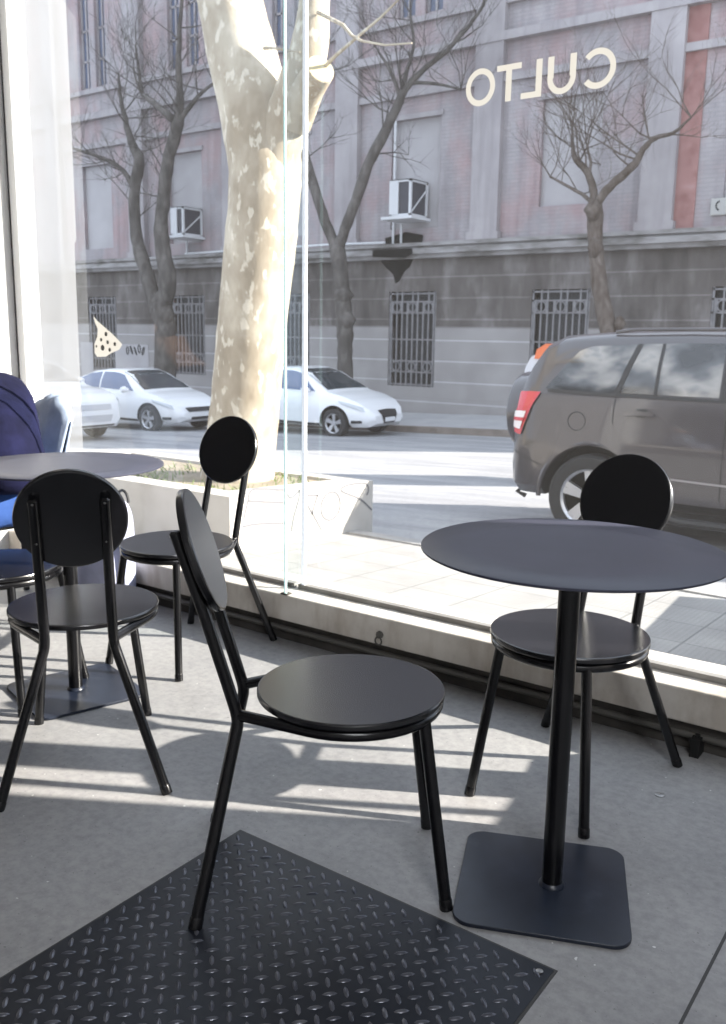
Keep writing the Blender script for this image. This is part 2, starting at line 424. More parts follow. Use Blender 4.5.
# ------------------------------------------------------------------ tables
def rsq(h, r, n=8):
    p = []
    for cx, cy, a0 in ((h-r,h-r,0),(-h+r,h-r,pi/2),(-h+r,-h+r,pi),(h-r,-h+r,3*pi/2)):
        for k in range(n+1): a = a0+pi/2*k/n; p.append((cx+r*cos(a), cy+r*sin(a)))
    return p
def make_table():
    root = empty('cafe_table')
    b = MB(); b.lathe([(.2,.7497),(.3,.7497),(.3027,.7512),(.3027,.7545),(.3012,.7557),(.2,.7557)], 128); b.build('tabletop', M['tabletop'], root)
    b = MB(); b.prism(rsq(.09,.015), .745, .7497); b.build('mounting_plate', M['black'], root)
    b = MB(); b.lathe([(.022,.012),(.022,.745)], 36); b.build('pole', M['black'], root)
    b = MB(); b.lathe([(.028,.010),(.0275,.013),(.024,.0165),(.0222,.019)], 36); b.build('weld_collar', M['basep'], root)
    b = MB(); n = len(rsq(.178,.04))
    b.prism(rsq(.178,.04), .001, .0095); o = b.build('base_plate', M['basep'], root, angle=30)
    bv = o.modifiers.new('b','BEVEL'); bv.width = .0012; bv.segments = 2; bv.limit_method = 'ANGLE'; apply_mods(o)
    return root
t1 = make_table(); t1.location = (-.6889,1.6814,0); t1.rotation_euler = (0,0,radians(23))
tag(t1, 'round slate metal cafe table with square base plate, right of the nearest chair', 'table', 'round cafe tables')
for ch in t1.children:
    if ch.name.startswith('base_plate'): base1 = ch
t2 = copy_tree(t1); base1.location = (-.019,.0,0); t2.location = (-2.4007,1.7393,0); t2.rotation_euler = (0,0,radians(-16))
tag(t2, 'round slate metal cafe table beside the person in navy, partly hidden by a chair back', 'table', 'round cafe tables')

# ------------------------------------------------------------------ person, jacket, backpack
def skin(name, verts, edges, radii, m, parent=None, root=0, sub=2):
    me = bpy.data.meshes.new(name); me.from_pydata(verts, edges, []); me.update()
    o = bpy.data.objects.new(name, me); COL.objects.link(o)
    md = o.modifiers.new('s','SKIN'); md.use_smooth_shade = True
    lay = me.skin_vertices[0].data
    for i, r in enumerate(radii): lay[i].radius = r if hasattr(r,'__len__') else (r, r)
    lay[root].use_root = True
    ss = o.modifiers.new('u','SUBSURF'); ss.levels = sub; ss.render_levels = sub
    apply_mods(o); set_smooth(o)
    o.data.materials.clear(); o.data.materials.append(m)
    if parent: o.parent = parent
    return o
def cloth(name, c, dark):
    m = noisy(name, [(.3,dark),(.7,c)], 9, rough=.9, spec=.15)
    bump(m, noise(m, coords(m), 9, 3), .35, .02); return m
M['navy'] = cloth('navy_cotton', (.010,.011,.042), (.004,.0045,.017))
M['jeans'] = cloth('blue_denim', (.045,.10,.30), (.025,.06,.20))
M['pale_denim'] = cloth('pale_denim', (.42,.50,.64), (.28,.34,.45))
M['lavender'] = cloth('lavender_canvas', (.50,.52,.68), (.33,.35,.48))
M['skin'] = noisy('skin_tone', [(.3,(.50,.30,.22)),(.7,(.56,.35,.26))], 12, rough=.55)
M['hair'] = noisy('dark_hair', [(.3,(.015,.010,.008)),(.7,(.04,.027,.02))], 30, rough=.5)
per = thing('person', 'seated person in navy top and blue jeans hunched at the left edge', 'person', (-3.25,1.99,0))
# local coordinates: x towards the chair back, facing -x
pv = [(.14,0,.55),(.165,0,.65),(.10,0,.765),(-.02,0,.865),(-.16,0,.955),(-.24,0,1.01)]
pe = [(0,1),(1,2),(2,3),(3,4),(4,5)]
pr = [(.165,.145),(.165,.15),(.17,.15),(.17,.14),(.11,.09),(.055,.055)]
# body (skin colour head, neck, forearms and hands) as one surface
bv_ = [(.13,0,.55),(.14,0,.67),(.0,0,.85),(-.16,0,.955),(-.25,0,1.02),(-.31,0,1.09),(-.345,0,1.18)]
be_ = [(0,1),(1,2),(2,3),(3,4),(4,5),(5,6)]
br_ = [.11,.11,.12,.07,.05,.08,.07]
for s in (-1,1):
    o_ = len(bv_)
    bv_ += [(-.14,s*.17,.92),(-.12,s*.20,.72),(-.35,s*.13,.64),(-.44,s*.10,.62)]
    be_ += [(3,o_),(o_,o_+1),(o_+1,o_+2),(o_+2,o_+3)]; br_ += [.055,.042,.030,.026]
    o2 = len(bv_)
    bv_ += [(-.02,s*.10,.52),(-.40,s*.11,.53),(-.38,s*.11,.09),(-.50,s*.12,.05)]
    be_ += [(0,o2),(o2,o2+1),(o2+1,o2+2),(o2+2,o2+3)]; br_ += [.08,.058,.04,.035]
    # fingers
    w = o_+3
    for k in range(4):
        f0 = len(bv_)
        bv_ += [(-.495,s*(.075+.016*k),.62),(-.535,s*(.072+.017*k),.605)]
        be_ += [(w,f0),(f0,f0+1)]; br_ += [.010,.008]
    f0 = len(bv_)
    bv_ += [(-.46,s*.07,.62),(-.485,s*.055,.61)]; be_ += [(w,f0),(f0,f0+1)]; br_ += [.011,.009]
skin('body', bv_, be_, br_, M['skin'], per, sub=1)
hd = MB(); 
for i in range(1):
    segs, rings = 24, 16; vs = []; fs = []
    for a in range(rings+1):
        th = pi*a/rings
        for q in range(segs):
            ph = 2*pi*q/segs
            x, y, z = sin(th)*cos(ph), sin(th)*sin(ph), cos(th)
            k = 1.0 if z > -.1 else 1.0-.12*abs(z)
            vs.append((-.37+x*.098*k, y*.076*k, 1.185+z*.12))
    for a in range(rings):
        for q in range(segs): fs.append((a*segs+q, a*segs+(q+1)%segs, (a+1)*segs+(q+1)%segs, (a+1)*segs+q))
    hd.add(vs, fs)
hd.tube([(-.46,0,1.195),(-.48,0,1.17),(-.465,0,1.155)], [.008,.014,.010], 8)
for s in (-1,1): hd.tube([(-.365,s*.072,1.205),(-.36,s*.084,1.185),(-.367,s*.074,1.155)], [.008,.016,.008], 8)
hdo = hd.build('head', M['skin'], per)
M['eye'] = mat('eye', (.02,.015,.012), .2); M['lip'] = mat('lip', (.42,.20,.17), .5)
for s in (-1,1):
    b = MB(); b.lathe([(.001,-.008),(.009,-.006),(.012,0),(.009,.006),(.001,.008)], 12, M=Matrix.Translation((-.455,s*.030,1.205)) @ Matrix.Rotation(pi/2,4,'Y')); b.build('eye', M['eye'], hdo)
b = MB(); b.tube([(-.452,-.024,1.123),(-.462,0,1.124),(-.452,.024,1.123)], [.003,.006,.003], 8); b.build('mouth', M['lip'], hdo)
hr = MB(); vs = []; fs = []
for a in range(11):
    th = pi*.62*a/10
    for q in range(25):
        ph = -pi*.72 + 1.44*pi*q/24
        x, y, z = sin(th)*cos(ph), sin(th)*sin(ph), cos(th)
        vs.append((-.363+x*.108, y*.086, 1.192+z*.128))
for a in range(10):
    for q in range(24): fs.append((a*25+q, a*25+q+1, (a+1)*25+q+1, (a+1)*25+q))
hr.add(vs, fs); hr.build('hair', M['hair'], per)
# navy sweater (torso + sleeves)
sv = list(pv[:5]); se = [(0,1),(1,2),(2,3),(3,4)]; sr = list(pr[:5])
for s in (-1,1):
    k = len(sv)
    sv += [(-.12,s*.18,.91),(-.10,s*.215,.72),(-.32,s*.14,.645),(-.39,s*.12,.63)]
    se += [(3,k),(k,k+1),(k+1,k+2),(k+2,k+3)]; sr += [.085,.068,.05,.045]
sw = skin('sweater', sv, se, sr, M['navy'], per)
dm = sw.modifiers.new('d','DISPLACE'); tx = bpy.data.textures.new('folds','CLOUDS'); tx.noise_scale = .09; dm.texture = tx; dm.strength = .012; dm.mid_level = .5
apply_mods(sw)
jv = [(.13,0,.555)]; je = []; jr = [(.15,.125)]
for s in (-1,1):
    k = len(jv)
    jv += [(.06,s*.10,.525),(-.20,s*.115,.53),(-.41,s*.12,.54),(-.385,s*.12,.30),(-.38,s*.12,.10)]
    je += [(0,k),(k,k+1),(k+1,k+2),(k+2,k+3),(k+3,k+4)]; jr += [.105,.088,.072,.062,.055]
skin('jeans', jv, je, jr, M['jeans'], per)
for s in (-1,1):
    b = MB(); b.tube([(-.34,s*.12,.045),(-.40,s*.12,.05),(-.50,s*.125,.035),(-.57,s*.13,.03)], [.04,.046,.04,.022], 12); b.build('shoe', M['vinyl_dark'], per)
per.rotation_euler = (0,0,radians(-4))

# pale jacket draped over the round back of that chair
b = MB(); vs = []; fs = []; NU, NV = 40, 22
for i in range(NU+1):
    u = -1 + 2*i/NU                       # across the backrest (world Y)
    for j in range(NV+1):
        t = j/NV                          # front hem -> over the top -> back hem
        hw = .132 + .012*sin(t*pi)
        y = u*hw
        top = .875 - .10*(abs(u)**2.6) - .02*max(0, u)
        if t < .35: z = .62 + (top-.62)*(t/.35); x = -.028 - .0*t
        elif t < .5: k = (t-.35)/.15; x = -.028 + .075*k; z = top + .016*sin(pi*k)
        else: k = (t-.5)/.5; x = .047 + .035*k + .012*sin(k*3); z = top - (top-.40)*k
        fold = .012*sin(u*5+t*3) + .006*sin(u*9-t*4)
        x *= 1-.93*abs(u)**3
        vs.append((x + fold*(1 if t > .4 else .3)*(1-abs(u)**3) + (.733-z)*-.30, y, z + .004*sin(u*13)))
for i in range(NU):
    for j in range(NV): fs.append((i*(NV+1)+j, i*(NV+1)+j+1, (i+1)*(NV+1)+j+1, (i+1)*(NV+1)+j))
b.add(vs, fs)
jk = b.build('jacket', M['pale_denim'], angle=180); jk.location = (-3.37,2.035+.318,0); jk.rotation_euler = (0,0,radians(90))
sd = jk.modifiers.new('s','SOLIDIFY'); sd.thickness = .008; sd.offset = 1; apply_mods(jk); set_smooth(jk)
tag(jk, 'pale blue denim jacket draped over a chair back behind the person', 'jacket')
# lavender backpack leaning on the sill
bp = thing('backpack', 'pale lavender backpack leaning on the sill behind the left table', 'backpack', (-3.135,2.455,0), radians(2))
def pillow(w, d, h, cx=0, cy=0, z0=0, ex=.45, n=28, rings=16, lean=0):
    b = MB(); vs = []; fs = []
    for a in range(rings+1):
        ph = -pi/2 + pi*a/rings
        cz = math.copysign(abs(sin(ph))**ex, sin(ph)); cr = abs(cos(ph))**ex
        for q in range(n):
            th = 2*pi*q/n
            x = math.copysign(abs(cos(th))**.6, cos(th))*cr; y = math.copysign(abs(sin(th))**.6, sin(th))*cr
            z = z0 + h/2 + cz*h/2
            vs.append((cx+x*w/2*(1-.12*(z-z0)/h), cy+y*d/2 + lean*z, z))
    for a in range(rings):
        for q in range(n): fs.append((a*n+q, a*n+(q+1)%n, (a+1)*n+(q+1)%n, (a+1)*n+q))
    b.add(vs, fs); return b
o = pillow(.33,.11,.47,lean=.02).build('bag_body', M['lavender'], bp, angle=180)
pillow(.25,.05,.24,cy=-.055,z0=.04,lean=.02).build('front_pocket', M['lavender'], bp, angle=180)
b = MB(); b.tube([(.10+.035*cos(t*pi/8), .02, .455+.05*sin(t*pi/8)) for t in range(9)], .006, 8); b.build('handle_loop', M['vinyl_dark'], bp)
b = MB(); b.tube([(.15,-.03,.44),(.172,-.06,.36),(.172,-.05,.2),(.155,-.03,.08)], [.009,.011,.010,.008], 8); b.build('strap', M['lavender'], bp)
b = MB(); b.box(.160,.186,-.085,-.05,.33,.40); b.build('buckle', M['vinyl_dark'], bp, smooth=False)

# ================================================================== OUTSIDE
def road_z(x, y): return -.46 + .0345*(x+2.7) - .0263*(y-7.0)
def walk_z(y): return -.20 - .06*(y-2.66)
def far_z(x, y): return road_z(x, 17.45) + .13 + .05*(y-17.45)

def pavers():
    m = mat('sidewalk_tiles', (.5,.5,.5), .85, spec=.2)
    v = coords(m)
    br = N(m, 'ShaderNodeTexBrick'); LK(m, v, br.inputs['Vector'])
    br.inputs['Scale'].default_value = 1.0; br.inputs['Brick Width'].default_value = .4; br.inputs['Row Height'].default_value = .4
    br.inputs['Mortar Size'].default_value = .006; br.offset = 0
    br.inputs['Color1'].default_value = (.325,.318,.31,1); br.inputs['Color2'].default_value = (.295,.29,.285,1); br.inputs['Mortar'].default_value = (.20,.20,.20,1)
    c = mixc(m, 1.0, br.outputs['Color'], ramp(m, noise(m, v, 3, 7), [(.3,(.86,.85,.84)),(.7,(1.08,1.07,1.05))]), 'MULTIPLY')
    # fine grooves of the ribbed tiles
    w = N(m, 'ShaderNodeTexWave'); w.inputs['Scale'].default_value = 11; LK(m, v, w.inputs['Vector'])
    c = mixc(m, .35, c, ramp(m, w.outputs['Fac'], [(.2,(.80,.80,.80)),(.5,(1,1,1))]), 'MULTIPLY')
    setcol(m, c); return m
M['walk'] = pavers()
def asphalt():
    m = mat('asphalt', (.2,.2,.2), .85, spec=.25)
    v = coords(m)
    c = ramp(m, noise(m, v, .5, 7, .6), [(.3,(.30,.30,.31)),(.7,(.40,.395,.395))])
    c = mixc(m, 1.0, c, ramp(m, noise(m, v, 30, 4), [(.3,(.8,.8,.8)),(.6,(1,1,1))]), 'MULTIPLY')
    c = mixc(m, 1.0, c, ramp(m, noise(m, coords(m,(.25,2.2,1)), 1.2, 5), [(.42,(.80,.80,.82)),(.55,(1,1,1))]), 'MULTIPLY')
    setcol(m, c); return m
M['road'] = asphalt()
M['curb'] = noisy('curb_stone', [(.3,(.30,.29,.28)),(.7,(.38,.37,.36))], 6, rough=.85)
M['farcurb'] = noisy('far_curb_stone', [(.3,(.16,.13,.11)),(.7,(.25,.21,.18))], 3, rough=.85)
M['farwalk'] = noisy('far_sidewalk', [(.3,(.33,.33,.34)),(.7,(.42,.41,.41))], 2, rough=.85)

def grid(zf, x0, x1, y0, y1, nx, ny):
    b = MB(); vs = []; fs = []
    for i in range(nx+1):
        for j in range(ny+1):
            x = x0+(x1-x0)*i/nx; y = y0+(y1-y0)*j/ny; vs.append((x,y,zf(x,y)))
    for i in range(nx):
        for j in range(ny): fs.append((i*(ny+1)+j,(i+1)*(ny+1)+j,(i+1)*(ny+1)+j+1,i*(ny+1)+j+1))
    b.add(vs, fs); return b
struct(grid(lambda x,y: walk_z(y), -45, 25, 2.78, 5.62, 20, 2).build('sidewalk', M['walk'], smooth=False))
struct(grid(road_z, -60, 40, 5.55, 17.5, 20, 4).build('road', M['road'], smooth=False))
b = MB(); vs = []; fs = []
for x in (-45, 25):
    vs += [(x,5.60,walk_z(5.6)+.012),(x,5.76,walk_z(5.76)+.012),(x,5.77,-2.6),(x,5.60,-2.6)]
b.add(vs, [(0,1,5,4),(1,2,6,5),(0,4,7,3),(0,3,2,1),(4,5,6,7)]); struct(b.build('curb', M['curb'], smooth=False))
struct(grid(far_z, -60, 40, 17.45, 21, 20, 2).build('sidewalk_far', M['farwalk'], smooth=False))
b = MB(); vs = []; fs = []
for i in range(21):
    x = -60+5*i; vs += [(x,17.42,road_z(x,17.42)-.1),(x,17.42,far_z(x,17.45)+.01),(x,17.58,far_z(x,17.58)+.01)]
for i in range(20): fs += [(3*i,3*i+3,3*i+4,3*i+1),(3*i+1,3*i+4,3*i+5,3*i+2)]
b.add(vs, fs); struct(b.build('curb_far', M['farcurb'], smooth=False))

# ------------------------------------------------------------------ the old building across the street
def stone_base():
    m = mat('rusticated_base', (.3,.3,.3), .85, spec=.15)
    v = coords(m)
    br = N(m, 'ShaderNodeTexBrick'); mp = N(m, 'ShaderNodeMapping'); tc = N(m, 'ShaderNodeTexCoord')
    mp.inputs['Rotation'].default_value = (pi/2,0,0); mp.inputs['Location'].default_value = (0,0,0)
    LK(m, tc.outputs['Object'], mp.inputs['Vector']); LK(m, mp.outputs['Vector'], br.inputs['Vector'])
    br.inputs['Scale'].default_value = 1; br.inputs['Brick Width'].default_value = 60; br.inputs['Row Height'].default_value = .52
    br.inputs['Mortar Size'].default_value = .02; br.inputs['Color1'].default_value = (1,1,1,1); br.inputs['Color2'].default_value = (.93,.93,.93,1); br.inputs['Mortar'].default_value = (1.35,1.36,1.42,1)
    low = ramp(m, noise(m, v, 1.2, 6), [(.3,(.28,.262,.255)),(.7,(.37,.35,.34))])
    hi = ramp(m, noise(m, coords(m,(1,1,.35)), 1.5, 7, .65), [(.36,(.085,.075,.07)),(.52,(.135,.12,.112)),(.72,(.26,.238,.232))])
    sp = N(m, 'ShaderNodeSeparateXYZ'); LK(m, tc.outputs['Object'], sp.inputs[0])
    st = ramp(m, sp.outputs['Z'], [(0,(0,0,0)),(1,(1,1,1))])
    mr = N(m, 'ShaderNodeMapRange'); LK(m, sp.outputs['Z'], mr.inputs['Value']); mr.inputs['From Min'].default_value = 1.33; mr.inputs['From Max'].default_value = 1.40
    c = mixc(m, mr.outputs[0], low, hi)
    setcol(m, mixc(m, 1.0, c, br.outputs['Color'], 'MULTIPLY')); return m
M['stone'] = stone_base()
def upper(name, pink):
    m = mat(name, (.4,.4,.4), .85, spec=.15)
    v = coords(m)
    c = ramp(m, noise(m, v, .9, 7, .6), [(.3,(.30,.275,.28)),(.5,(.355,.33,.335)),(.7,(.415,.385,.388))])
    if pink:
        c = mixc(m, ramp(m, noise(m, coords(m,(1,1,.7)), .8, 6, .65), [(.44,(0,0,0)),(.64,(pink,pink,pink))]), c, (.44,.24,.23))
        br = N(m, 'ShaderNodeTexBrick'); mp = N(m, 'ShaderNodeMapping'); tc = N(m, 'ShaderNodeTexCoord')
        mp.inputs['Rotation'].default_value = (pi/2,0,0); LK(m, tc.outputs['Object'], mp.inputs['Vector']); LK(m, mp.outputs['Vector'], br.inputs['Vector'])
        br.inputs['Scale'].default_value = 1; br.inputs['Brick Width'].default_value = .26; br.inputs['Row Height'].default_value = .085; br.inputs['Mortar Size'].default_value = .012
        br.inputs['Color1'].default_value = (1,1,1,1); br.inputs['Color2'].default_value = (.94,.94,.95,1); br.inputs['Mortar'].default_value = (.88,.88,.9,1)
        c = mixc(m, 1.0, c, br.outputs['Color'], 'MULTIPLY')
    st = ramp(m, noise(m, coords(m,(2.6,1,.22)), 1.6, 6), [(.35,(.84,.83,.84)),(.55,(1,1,1))])
    setcol(m, mixc(m, 1.0, c, st, 'MULTIPLY')); return m
M['plaster'] = upper('lilac_plaster', 0)
M['brickwall'] = upper('pink_painted_brick', .42)
M['redbrick'] = noisy('bare_red_brick', [(.3,(.24,.115,.105)),(.6,(.36,.20,.185)),(.8,(.42,.30,.29))], 2.5, rough=.9)
M['ledge'] = noisy('weathered_ledge', [(.35,(.15,.14,.13)),(.52,(.27,.255,.25)),(.7,(.36,.345,.34))], 1.4, rough=.9, vscale=(1,1,3))
M['blind'] = noisy('blind_panel', [(.3,(.36,.34,.345)),(.7,(.43,.41,.415))], 1.2, rough=.85)
M['dark_glass'] = mat('dark_window', (.022,.021,.023), .4)
M['blue_glass'] = mat('blue_window', (.10,.12,.18), .2)
M['iron'] = noisy('iron_grille', [(.3,(.17,.165,.17)),(.7,(.26,.25,.255))], 6, rough=.7)
M['soot'] = noisy('soot', [(.3,(.006,.006,.006)),(.7,(.02,.02,.02))], 5, rough=.95, spec=.1)

bd = thing('building', 'long grey and pink old building across the street, barred windows below a ledge', 'building', (-13,20.5,-.7))
BI = Matrix.Translation((13,-20.5,.7))
def bpart(b, name, m, par=None, **k):
    o = b.build(name, m, None, **k)
    if par is None: o.parent = bd; o.matrix_parent_inverse = BI
    else: o.parent = par
    return o
XL, XR = -38.0, 3.4
WX = [-29.3+4.1*k for k in range(8)]          # bay centres  (…-12.9, -8.8, -4.7, -0.6)
PXs = [-27.25+4.1*k for k in range(7)]        # pilasters    (…-10.85, -6.75, -2.65)
# lower wall with openings
def wall_with_holes(x0, x1, z0, z1, y, holes, depth, mi_wall=0):
    """vertical strips so the openings are real"""
    b = MB(); xs = sorted({x0, x1} | {h[0] for h in holes} | {h[1] for h in holes})
    for i in range(len(xs)-1):
        a, c = xs[i], xs[i+1]; mid = (a+c)/2
        hz = sorted([(h[2],h[3]) for h in holes if h[0] < mid < h[1]])
        z = z0
        for h0, h1 in hz:
            if h0 > z: b.box(a, c, y, y+depth, z, h0)
            z = h1
        if z < z1: b.box(a, c, y, y+depth, z, z1)
    return b
GW = [(x-.72+dx, x+.72+dx) for x, dx in zip(WX, (0,.0,-.0,0,0,-.05,-.05,0))]
low_h = [(a, c, -.15, 2.25) for a, c in GW]
o = bpart(wall_with_holes(XL, XR, -2.6, 3.05, 20.0, low_h, .35), 'lower_wall', M['stone'], smooth=False)
up_h = []
for x in WX:
    up_h.append((x-.72, x+.70, 3.80 if x != WX[5] else 4.1, 6.4))
    up_h.append((x-.62, x-.12, 8.75, 11.6)); up_h.append((x+.16, x+.66, 8.75, 11.6))
bpart(wall_with_holes(XL, XR, 3.42, 13.5, 20.0, up_h, .35), 'upper_wall', M['brickwall'], smooth=False)
b = MB(); b.box(XL, XR, 20.35, 30, -2.6, 13.5); bpart(b, 'core_wall', M['plaster'], smooth=False)
# stepped ledge
b = MB(); b.box(XL, XR+.2, 19.80, 20.1, 3.05, 3.15); b.box(XL, XR+.2, 19.70, 20.1, 3.15, 3.28); b.box(XL, XR+.2, 19.84, 20.1, 3.28, 3.34); b.box(XL, XR+.2, 19.76, 20.1, 3.34, 3.43)
bpart(b, 'ledge', M['ledge'], smooth=False)
b = MB(); b.box(XL, XR, 19.96, 20.1, -1.4, -.42); bpart(b, 'plinth', M['stone'], smooth=False)
for x in PXs:
    b = MB(); b.box(x-.36, x+.36, 19.82, 20.05, 3.43, 13.5); b.box(x-.42,x+.42,19.78,20.05,3.43,3.6); bpart(b, 'pilaster', M['plaster'], smooth=False)
for z0, z1, d in ((6.90,7.06,.11),(7.76,7.95,.21),(8.55,8.68,.13),(12.9,13.5,.35)):
    b = MB(); b.box(XL, XR, 20.0-d, 20.05, z0, z1); bpart(b, 'cornice', M['plaster'], smooth=False)
b = MB(); b.box(-6.40,-5.97,19.965,20.05,3.43,8.6); bpart(b, 'bare_brick_strip', M['redbrick'], smooth=False)
for i, x in enumerate(WX):
    z0 = 3.80 if i != 5 else 4.1
    b = MB(); b.box(x-.72, x+.70, 20.12, 20.3, z0, 6.4); bpart(b, 'blind_window', M['blind'], smooth=False)
    b = MB(); b.box(x-.80, x+.78, 19.95, 20.02, 6.4, 6.52); bpart(b, 'lintel', M['plaster'], smooth=False)
    for a, c in ((x-.62,x-.12),(x+.16,x+.66)):
        b = MB(); b.box(a, c, 20.15, 20.2, 8.75, 11.6); f = bpart(b, 'upper_window', M['white_frame'] if False else M['blue_glass'], smooth=False)
        b = MB()
        for xx in (a+.03, (a+c)/2, c-.03): b.box(xx-.03, xx+.03, 20.11, 20.15, 8.75, 11.6)
        for zz in (8.78, 9.6, 10.5, 11.57): b.box(a, c, 20.11, 20.15, zz-.03, zz+.03)
        b.build('sash', M['plaster'], f, smooth=False)
    # barred ground-floor windows
    a, c = GW[i]
    b = MB(); b.box(a, c, 20.26, 20.34, -.15, 2.25); w = bpart(b, 'barred_window', M['dark_glass'], smooth=False)
    b = MB(); y0, y1 = 20.03, 20.06
    b.box(a, a+.05, y0, y1, -.15, 2.25); b.box(c-.05, c, y0, y1, -.15, 2.25)
    for z in (-.10, .22, .50, 1.05, 1.72, 2.0, 2.2): b.box(a, c, y0, y1, z-.018, z+.018)
    nb = 9
    for k in range(nb):
        xx = a + (c-a)*(k+.5)/nb
        b.box(xx-.018, xx+.018, y0-.01, y1-.01, -.15, 2.25 if k % 3 else 2.0)
    for k in range(3):
        xx = a + (c-a)*(k+.5)/3
        for zz in (2.0-.14, .36, ):
            b.tube([(xx+.12*cos(t*pi/8), y0-.005, zz+.12*sin(t*pi/8)) for t in range(17)], .016, 6, cap=False)
        b.box(xx-.14, xx-.11, y0-.01, y1-.01, 1.72, 2.0); b.box(xx+.11, xx+.14, y0-.01, y1-.01, 1.72, 2.0)
    b.build('grille', M['iron'], w, smooth=False)
# pale patches painted over on the lower wall, and a soot stain under the air conditioner
b = MB(); b.prism([(-24.6,-.4),(-22.95,-.4),(-22.95,.72),(-24.6,.72)], 0, .01, M=XZ(19.995)); b.prism([(-26.4,-.4),(-25.75,-.4),(-25.75,.75),(-26.4,.75)], 0, .01, M=XZ(19.995))
bpart(b, 'painted_patch', M['blind'], smooth=False)
def blob(pts, y, name):
    b = MB(); b.add([(x,y,z) for x,z in pts], [tuple(range(len(pts)))]); return bpart(b, name, M['soot'], smooth=False)
blob([(-13.75,3.60),(-13.1,3.72),(-12.6,3.62),(-12.62,3.44),(-13.75,3.44)], 19.96, 'soot_stain')
b = MB(); vs = [(-13.95,19.69,3.29),(-12.75,19.69,3.29),(-12.72,19.69,3.16),(-12.95,19.69,3.06),(-13.95,19.69,3.12)]
b.add(vs, [(0,1,2,3,4)]); bpart(b, 'soot_stain', M['soot'], smooth=False)
blob([(-13.9,3.05),(-12.9,3.05),(-12.98,2.88),(-13.15,2.75),(-13.3,2.52),(-13.42,2.46),(-13.5,2.7),(-13.72,2.86)], 19.985, 'soot_stain')
# scribbled graffiti on the patch
b = MB()
for k in range(5):
    x0 = -23.95+.19*k
    b.tube([(x0+.06*cos(t*.8+k), 19.975, .52+.13*sin(t*.8)+.02*k*(k%2)) for t in range(9)], .017, 5)
bpart(b, 'graffiti', M['dark_gap'])

# air conditioners
M['ac_white'] = mat('ac_white', (.62,.62,.63), .5)
M['ac_dark'] = mat('ac_dark', (.05,.05,.062), .5)
def ac_unit(x0, w, y0, d, z0, h):
    root = thing('air_conditioner', '', 'air conditioner', (x0+w/2, y0+d/2, z0))
    T = lambda b: b
    b = MB(); b.box(-w/2+.04,w/2-.04,-d/2+.03,d/2,.03,h-.03); b.build('cabinet', M['ac_dark'], root, smooth=False)
    b = MB(); t = .06
    for sx in (-1,1):
        for sy in (-1,1): b.box(sx*w/2-(t if sx>0 else 0), sx*w/2+(0 if sx>0 else t), sy*d/2-(t if sy>0 else 0), sy*d/2+(0 if sy>0 else t), 0, h)
    for z in (0, h-t):
        b.box(-w/2,w/2,-d/2,-d/2+t,z,z+t); b.box(w/2-t,w/2,-d/2,d/2,z,z+t); b.box(-w/2,-w/2+t,-d/2,d/2,z,z+t)
    b.box(-w/2,w/2,-d/2,d/2,h-.02,h)
    b.build('frame', M['ac_white'], root, smooth=False)
    b = MB(); b.box(-w/2-.0,-w/2+.26,-d/2-.015,-d/2+.02,.05,h-.02); b.build('side_panel', M['ac_white'], root, smooth=False)
    b = MB(); b.tube([(w/2-.01,-d/2+.08,.12),(w/2-.01,d/2-.1,h-.22)], .018, 6); b.build('brace', M['ac_white'], root)
    b = MB(); b.box(-w/2-.18,w/2+.1,-d/2-.1,d/2,-.07,0); b.build('shelf', M['ac_white'], root, smooth=False)
    b = MB(); b.tube([(-w/2-.12,d/2-.05,0),(-w/2-.12,d/2-.05,-.55)], .03, 6); b.build('bracket', M['ac_white'], root)
    return root
a1 = ac_unit(-13.12,.62,19.2,.78,4.0,.86); tag(a1, 'white boxed air conditioner on a shelf, dark soot stain beneath it', 'air conditioner', 'air conditioners on the facade')
a2 = ac_unit(-20.90,.52,19.2,.78,3.93,.80); tag(a2, 'smaller boxed air conditioner behind the forked bare tree at left', 'air conditioner', 'air conditioners on the facade')
b = MB(); b.tube([(-13.50,19.96,3.45),(-13.50,19.96,6.4)], .035, 6); bpart(b, 'drain_pipe', M['ac_white'])
b = MB(); b.tube([(-20.95,19.78,3.46),(-18,19.74,3.47),(-15.5,19.74,3.49),(-13.6,19.74,3.46)], .03, 6); bpart(b, 'conduit', M['ac_white'])

# small sign at the right edge, partly cut off
sg = thing('wall_sign', 'white sign with black letters on the facade, cut by the right picture edge', 'sign', (-5.2,19.93,3.83))
b = MB(); b.box(-.42,.6,-.03,.02,-.16,.17); b.build('sign_panel', M['vinyl'], sg, smooth=False)
b = MB()
def aring(cx, cz, r, a0, a1, w=.035):
    vs = []; n = 16
    for i in range(n+1):
        a = a0+(a1-a0)*i/n; vs += [(cx+r*cos(a),-.036,cz+r*sin(a)),(cx+(r-w)*cos(a),-.036,cz+(r-w)*sin(a))]
    b.add(vs, [(2*i,2*i+1,2*i+3,2*i+2) for i in range(n)])
aring(-.22,.02,.11,pi*.6,pi*1.4); aring(-.02,-.02,.075,0,2*pi); b.box(.035,.07,-.038,-.034,-.095,.055)
aring(.16,-.02,.075,pi*.25,pi*1.75)
b.build('sign_letters', M['vinyl_dark'], sg, smooth=False)

